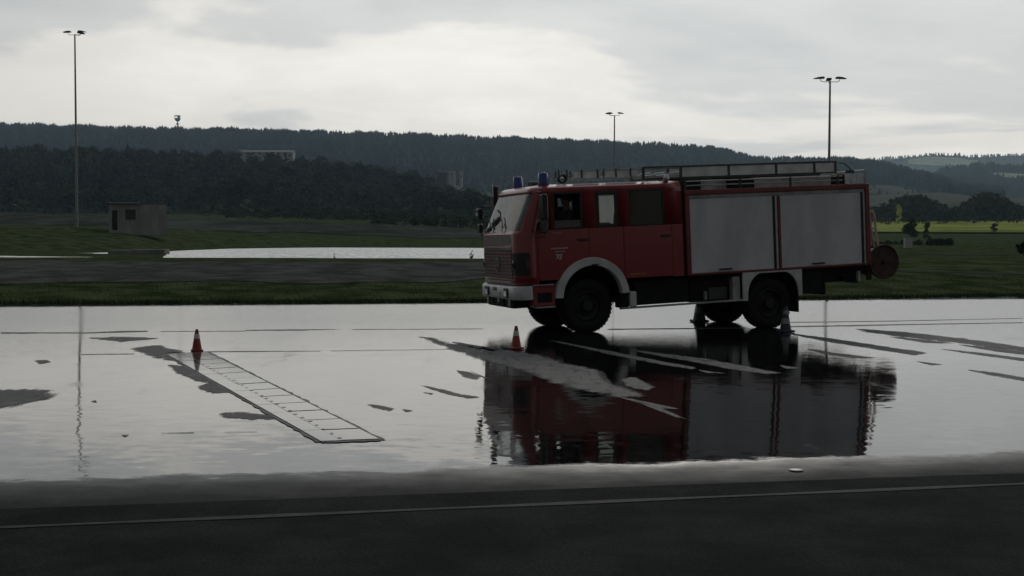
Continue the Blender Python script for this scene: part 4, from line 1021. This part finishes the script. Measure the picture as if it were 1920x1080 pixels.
# --- rear arch panel and mud guards
RX, RZ, RR = 3.85, .60, .535
for s_ in (0, 1):
    y0, y1 = (W0 - .012, W0 + .03) if s_ == 0 else (W1 - .03, W1 + .012)
    n = 26; arc = []
    for k in range(n + 1):
        a = math.pi * k / n; ca, sa = math.cos(a), math.sin(a); arc.append((RX + .56 * math.copysign(abs(ca) ** .8, ca), RZ + RR * max(sa, 0.) ** .8))
    poly = [(3.19, .57), (3.19, 1.118), (4.49, 1.118), (4.49, .62), (RX + .56, .60)] + [p for p in arc[1:-1]] + [(RX - .56, .57)]
    TB(B().prism([(x_, min(z_, 1.09)) if i > 4 else (x_, z_) for i, (x_, z_) in enumerate(poly)], y0, y1), 'rear_arch_panel', 'white_paint')
    ya, yb = (W0 + .031, .6) if s_ == 0 else (1.35, W1 - .031)
    b = B(); l0 = [b.bm.verts.new((x_, ya, min(z_, 1.095))) for x_, z_ in arc]; l1 = [b.bm.verts.new((x_, yb, min(z_, 1.095))) for x_, z_ in arc]
    for k in range(n): b.bm.faces.new((l0[k], l0[k + 1], l1[k + 1], l1[k]))
    TB(b, 'mud_guard', 'chassis', smooth=True)
    TB(B().box(4.38, 4.42, W0 + .02 if s_ == 0 else 1.5, .45 if s_ == 0 else W1 - .02, .28, .70, .004), 'mud_flap', 'rubber')
# --- equipment body
bx0, bx1 = 2.02, 6.08
TB(B().box(bx0 + .02, bx1 - .02, W0 + .10, W1 - .10, 1.12, 2.66).box(bx0, bx1, W0 + .02, W1 - .02, 1.085, 1.118), 'equipment_body', 'chassis')
TB(B().box(bx0 - .055, bx0 - .004, W0 + .06, W1 - .06, 1.12, 2.78, .006), 'gap_panel', 'black_trim')  # black panel filling the gap between cab and body
fr = B()
for s_ in (0, 1):
    y0, y1 = (W0 - .02, W0 + .10) if s_ == 0 else (W1 - .10, W1 + .02)
    fr.box(bx0, 2.105, y0, y1, 1.125, 2.64, .008).box(4.005, 4.055, y0, y1, 1.15, 2.57, .006).box(5.985, bx1, y0, y1, 1.125, 2.64, .008)
    fr.box(bx0, bx1, y0 + (.0 if s_ == 0 else 0), y1, 2.645, 2.735, .010).box(bx0, bx1, y0, y1, 1.122, 1.155, .006)
fr.box(bx1 - .06, bx1, W0 + .11, W1 - .11, 1.13, 2.73, .006)
TB(fr, 'body_frame', 'frame_red')
TB(B().box(bx0 + .03, bx1 - .03, W0 + .101, W1 - .101, 2.665, 2.725), 'body_roof', 'alu_dull')
for s_ in (0, 1):
    yb_ = W0 + .012 if s_ == 0 else W1 - .012; sg = 1 if s_ == 0 else -1
    for xa, xb in ((2.106, 2.125), (3.905, 3.925), (4.056, 4.072), (5.895, 5.915)): TB(B().box(xa, xb, min(yb_, yb_ + sg * .08), max(yb_, yb_ + sg * .08), 1.156, 2.565), 'shutter_guide', 'black_trim')
    for xa, xb in ((3.926, 4.004), (5.916, 5.984)): TB(B().box(xa + .022, xb - .006, min(yb_ - sg * .014, yb_ + sg * .06), max(yb_ - sg * .014, yb_ + sg * .06), 1.156, 2.565, .004), 'guide_trim', 'alu')
    TB(B().box(2.106, 5.984, min(yb_, yb_ + sg * .08), max(yb_, yb_ + sg * .08), 2.568, 2.644, .006), 'shutter_box', 'alu_dull')
    for xa, xb, hx in ((2.126, 3.904, (2.70, 2.98)), (4.073, 5.894, (4.74, 5.03))):
        sh = B(); ns = 30; z0, z1 = 1.158, 2.566; y_ = W0 + .022 if s_ == 0 else W1 - .022
        prof = []
        for k in range(ns):
            za = z0 + (z1 - z0) * k / ns; hb_ = (z1 - z0) / ns
            prof += [(za + .0005, .0014), (za + .003, .0003), (za + hb_ * .5, -.0005), (za + hb_ - .003, .0004), (za + hb_ - .0005, .0014)]
        v0 = [sh.bm.verts.new((xa, y_ + sg * d_, z_)) for z_, d_ in prof]; v1 = [sh.bm.verts.new((xb, y_ + sg * d_, z_)) for z_, d_ in prof]
        for k in range(len(prof) - 1): sh.bm.faces.new((v0[k], v0[k + 1], v1[k + 1], v1[k]))
        so_ = TB(sh, 'roller_shutter', 'shutter', smooth=True, angle=60)
        TB(B().box(hx[0], hx[1], min(y_ - sg * .035, y_ - sg * .004), max(y_ - sg * .035, y_ - sg * .004), 1.195, 1.225, .008), 'handle', 'black_trim', so_)
TB(B().box(4.52, 5.02, W0 + .08, .6, .62, 1.08, .01), 'rear_locker', 'chassis'); TB(B().box(5.02, 5.06, W0 + .06, .5, .58, 1.08, .004), 'rear_flap', 'rubber')
ru = B(); ru.prism([(5.1, 1.08), (5.1, .95), (5.28, .80), (5.45, .86), (5.55, .97), (5.75, .90), (5.9, .76), (5.98, .84), (6.04, 1.08)], .1, .5).prism([(4.6, 1.08), (4.9, .7), (5.4, .92), (6.0, .85), (6.06, 1.08)], 1.2, 1.8)
TB(ru, 'rear_crossmember', 'chassis'); TB(B().box(5.84, 5.90, W0 + .1, W0 + .16, .80, 1.0), 'rear_lamp_bracket', 'alu_dull')
# --- roof rail
rl = TB(B().tube([(2.06, W0 + .04, 2.82), (5.5, W0 + .04, 2.82)], .012, 6).tube([(2.06, W0 + .04, 2.90), (5.5, W0 + .04, 2.90)], .012, 6), 'roof_rail', 'alu')
for x_ in (2.06, 2.08 + 1.15, 2.08 + 2.25, 5.4): TB(B().box(x_ - .018, x_ + .018, W0 + .02, W0 + .055, 2.736, 2.92, .004), 'rail_post', 'dark_steel', rl)
rf = TB(B().tube([(2.06, W1 - .04, 2.82), (6.0, W1 - .04, 2.82)], .012, 6).tube([(2.06, W1 - .04, 2.94), (6.0, W1 - .04, 2.94)], .012, 6), 'roof_rail', 'alu')
for x_ in (2.1, 3.4, 4.7, 6.0): TB(B().box(x_ - .02, x_ + .02, W1 - .06, W1 - .02, 2.736, 2.95, .004), 'rail_post', 'dark_steel', rf)
rr2 = TB(B().tube([(6.03, W0 + .04, 2.736), (6.03, W0 + .04, 3.0), (6.03, W1 - .04, 3.0), (6.03, W1 - .04, 2.736)], .02, 7), 'rear_rail', 'alu_dull')
for y_ in (.5, .98, 1.45): TB(B().tube([(6.03, y_, 2.736), (6.03, y_, 2.99)], .018, 6), 'rail_post', 'alu_web', rr2)
TB(B().tube([(5.85, .3, 3.0), (6.03, .3, 3.0)], .03, 6), 'rail_handle', 'black_trim', rr2)
rr3 = TB(B().tube([(5.55, .10, 3.17), (5.68, .10, 3.16), (5.80, .10, 3.06), (5.92, .10, 2.90), (5.95, .10, 2.736)], .014, 7), 'ladder_bow', 'dark_steel', smooth=True)
for xa, xb, za in ((2.14, 2.52, 2.94), (3.18, 3.68, 2.93), (5.6, 5.66, 2.95), (5.75, 5.80, 2.95)): TB(B().box(xa, xb, .15, .9, 2.728, za, .02), 'roof_locker', 'chassis')
TB(B().box(2.55, 3.15, .30, 1.75, 2.728, 2.93, .02), 'roof_chest', 'alu_dull'); TB(B().box(3.72, 5.50, .30, 1.75, 2.728, 2.94, .02), 'roof_chest', 'alu_dull')
for y_ in (.9, 1.1, 1.3): TB(B().tube([(2.2, y_, 3.0), (5.6, y_, 3.0)], .055, 10), 'suction_hose', 'chassis', smooth=True)
for x_ in (5.62, 5.78, 5.93): TB(B().box(x_ - .05, x_ + .05, W0 + .03, W0 + .06, 2.74, 2.93, .006), 'rail_plate', 'alu_web')

# --- ladders carried on the roof (top-level things)
TW = Matrix.Translation((TX, TY, 0)) @ Matrix.Rotation(YAW, 4, 'Z')
def on_truck(name, at):
    o = empty(name); o.matrix_world = TW @ PM @ Matrix.Translation(at); return o
lo_ = on_truck('ladder', (1.28, .12, 2.97)); tag(lo_, 'long aluminium ladder lying above the truck body roof', 'ladder')
LL, LW = 4.23, .55
for y_ in (0, LW):
    sb = B().box(0, LL, y_ - .02, y_ + .02, .0, .028, .003).box(0, LL, y_ - .02, y_ + .02, .215, .245, .003); sb.build('stringer', 'dark_steel', lo_)
    B().box(.82, LL - .04, y_ - .006, y_ + .006, .029, .214).build('stringer_web', 'alu_web', lo_)
    for x_ in (.02, .80, 1.82, 2.86, 3.72, LL - .03): B().box(x_ - .022, x_ + .022, y_ - .022, y_ + .022, .029, .214, .003).build('stringer_post', 'dark_steel', lo_)
for k in range(14):
    B().tube([(.2 + k * .30, .02, .12), (.2 + k * .30, LW - .02, .12)], .016, 6).build('rung', 'alu', lo_)
lo2 = on_truck('ladder', (-.33, .30, 3.01)); tag(lo2, 'front ladder section overhanging the crew cab roof', 'ladder')
L2_, LW2 = 2.6, .6
for y_ in (0, LW2):
    B().box(.04, L2_, y_ - .014, y_ + .014, .005, .035, .003).box(.30, L2_, y_ - .014, y_ + .014, .165, .185, .003).build('stringer', 'alu_dull', lo2)
    for x_ in (.0, .16, .46, .78, .90, 1.15, 1.45): B().box(x_ - .012, x_ + .012, y_ - .02, y_ + .02, .03, .20, .003).build('brace', 'dark_steel', lo2)
B().box(.30, .84, .006, .012, .04, .160).build('stringer_web', 'alu_web', lo2); B().box(.95, 1.6, .006, .012, .04, .160).build('stringer_web', 'alu_web', lo2)
B().lathe([(.07, 0), (.085, .02), (.085, .12), (.07, .14)], 12, Matrix.Translation((.06, -.08, .03)) @ Matrix.Rotation(-math.pi / 2, 4, 'X')).build('foot_roller', 'rubber', lo2)
for k in range(8): B().tube([(.16 + k * .30, .02, .05), (.16 + k * .30, LW2 - .02, .05)], .016, 6).build('rung', 'alu', lo2)

# --- hose reel cart hung on the rear
hr = on_truck('hose_reel', (6.52, 0, 1.15)); tag(hr, 'round rusty hose reel cart hanging on the truck rear', 'hose reel')
for y_ in (.05, 1.70):
    m_ = Matrix.Translation((0, y_, 0)) @ Matrix.Rotation(math.pi / 2, 4, 'X')
    dsk = B().lathe([(0, .0), (.05, .005), (.06, -.015), (.30, -.015), (.335, .012), (.352, .0), (.352, -.03), (.32, -.035), (0, -.03)], 40, m_).build('flange', 'hose_rust', hr, smooth=True, angle=30)
    B().lathe([(0, .03), (.03, .028), (.045, .01), (.045, .0)], 14, m_).build('hub', 'hose_rust', dsk)
B().lathe([(.25, -1.62), (.27, -1.4), (.262, -1.0), (.275, -.6), (.25, -.04)], 28, Matrix.Translation((0, .06, 0)) @ Matrix.Rotation(math.pi / 2, 4, 'X')).build('hose_roll', 'hose_rust', hr, smooth=True)
for y_ in (.12, 1.6):
    B().box(-.36, -.26, y_, y_ + .06, -.35, .35, .01).tube([(-.31, y_ + .03, .30), (-.05, y_ + .03, .33), (.16, y_ + .03, .28)], .03, 8).build('bracket', 'hose_rust', hr)
hd_ = B().tube([(-.10, .10, .30), (-.14, .10, .60), (-.18, .10, .98), (-.20, .11, 1.02), (-.245, .11, 1.03), (-.275, .11, .98), (-.245, .10, .60), (-.20, .10, .30)], .026, 7)
hd_.tube([(-.36, .10, .68), (-.16, .10, .69)], .022, 7); hd_.build('push_handle', 'beige_tube', hr, smooth=True)

# ------------------------------------------------------------------ driver at the wheel
def skin(name, verts, edges, radii, material, parent, sub=2, root=0):
    me = bpy.data.meshes.new(name); me.from_pydata(verts, edges, []); o = link(name, me, material, parent)
    o.modifiers.new('skin', 'SKIN'); ly_ = me.skin_vertices[0] if len(me.skin_vertices) else None
    if ly_ is None:
        bm = bmesh.new(); bm.from_mesh(me); bm.verts.layers.skin.verify(); bm.to_mesh(me); bm.free(); ly_ = me.skin_vertices[0]
    for i, r_ in enumerate(radii):
        ly_.data[i].radius = (r_, r_) if not isinstance(r_, tuple) else r_; ly_.data[i].use_root = (i == root)
    sm = o.modifiers.new('smooth', 'SUBSURF'); sm.levels = sub; sm.render_levels = sub
    return o
pr = on_truck('person', (-.14, .42, 1.94)); tag(pr, 'driver in dark jacket sitting at the wheel behind the open window', 'person')
pv = [(0, 0, .08), (.02, 0, .26), (.01, 0, .42), (-.01, 0, .53), (-.02, 0, .60), (-.03, 0, .70), (-.035, 0, .78), (-.115, 0, .68)]
pe = [(0, 1), (1, 2), (2, 3), (3, 4), (4, 5), (5, 6), (5, 7)]; prad = [(.15, .13), (.15, .12), (.17, .12), (.07, .07), (.06, .06), (.085, .10), (.06, .075), .022]
for s_ in (-1, 1):
    k0 = len(pv); pv += [(.0, s_ * .19, .46), (-.12, s_ * .24, .24), (-.38, s_ * .19, .20), (-.45, s_ * .17, .23)]; pe += [(2, k0), (k0, k0 + 1), (k0 + 1, k0 + 2), (k0 + 2, k0 + 3)]; prad += [.062, .048, .034, .038]
    for f_ in range(4):
        q = len(pv); yy = s_ * (.17 + .0); pv += [(-.50, yy + (f_ - 1.5) * .019, .262), (-.525, yy + (f_ - 1.5) * .018, .235), (-.51, yy + (f_ - 1.5) * .018, .212)]; pe += [(k0 + 3, q), (q, q + 1), (q + 1, q + 2)]; prad += [.0095, .009, .008]
    q = len(pv); pv += [(-.47, s_ * .125, .25), (-.50, s_ * .12, .235)]; pe += [(k0 + 3, q), (q, q + 1)]; prad += [.011, .009]
    h0 = len(pv); pv += [(-.02, s_ * .09, .06), (-.40, s_ * .11, .07), (-.46, s_ * .11, -.28), (-.56, s_ * .11, -.34)]; pe += [(0, h0), (h0, h0 + 1), (h0 + 1, h0 + 2), (h0 + 2, h0 + 3)]; prad += [.09, .065, .05, .035]
skin('body', pv, pe, prad, 'skin', pr)
jv = [(0, 0, .04), (.02, 0, .26), (.01, 0, .42), (-.01, 0, .52)]; je = [(0, 1), (1, 2), (2, 3)]; jr = [(.175, .155), (.172, .142), (.188, .138), (.085, .085)]
for s_ in (-1, 1):
    k0 = len(jv); jv += [(.0, s_ * .19, .46), (-.12, s_ * .24, .24), (-.35, s_ * .195, .205)]; je += [(2, k0), (k0, k0 + 1), (k0 + 1, k0 + 2)]; jr += [.078, .064, .05]
skin('jacket', jv, je, jr, 'jacket', pr)
tv = [(0, 0, .06)]; te = []; trd = [(.17, .14)]
for s_ in (-1, 1):
    k0 = len(tv); tv += [(-.02, s_ * .09, .06), (-.40, s_ * .11, .07), (-.46, s_ * .11, -.26)]; te += [(0, k0), (k0, k0 + 1), (k0 + 1, k0 + 2)]; trd += [.105, .08, .07]
skin('trousers', tv, te, trd, 'jacket', pr)
hb_ = B().lathe([(.092, -.02), (.108, .03), (.10, .08), (.06, .125), (0, .14)], 18, Matrix.Translation((-.018, 0, .72)) @ Matrix.Rotation(R(18), 4, 'Y')); hb_.build('hair', 'hair', pr, smooth=True, angle=80)
for s_ in (-1, 1):
    B().lathe([(0, -.012), (.012, 0), (0, .012)], 8, Matrix.Translation((-.108, s_ * .032, .705))).build('eye', 'cone_white', pr, smooth=True)
    B().lathe([(0, -.03), (.012, 0), (0, .03)], 8, Matrix.Translation((-.02, s_ * .092, .70))).build('ear', 'skin', pr, smooth=True)
B().box(-.118, -.10, -.025, .025, .640, .647, .002).build('mouth', 'hair', pr)

p2 = copy_tree(pr); p2.matrix_world = TW @ PM @ Matrix.Translation((-.10, 1.53, 1.94)); tag(p2, 'passenger in dark jacket sitting beyond the driver in the cab', 'person')
# ------------------------------------------------------------------ haze: even air round the whole place
hz_ = B().box(-9000, 9000, -500, 9000, -1.6, 420).build('haze', None); tag(hz_, 'thin even haze filling the valley air', 'haze', None, 'stuff')
m = bpy.data.materials.new('haze_air'); m.use_nodes = True; nt = m.node_tree; nt.nodes.clear()
pv_ = N('ShaderNodeVolumePrincipled'); pv_.inputs['Density'].default_value = 8e-5; pv_.inputs['Color'].default_value = (.62, .84, 1.0, 1); pv_.inputs['Anisotropy'].default_value = .3
ov = N('ShaderNodeOutputMaterial'); L(pv_.outputs[0], ov.inputs['Volume']); hz_.data.materials.append(m)
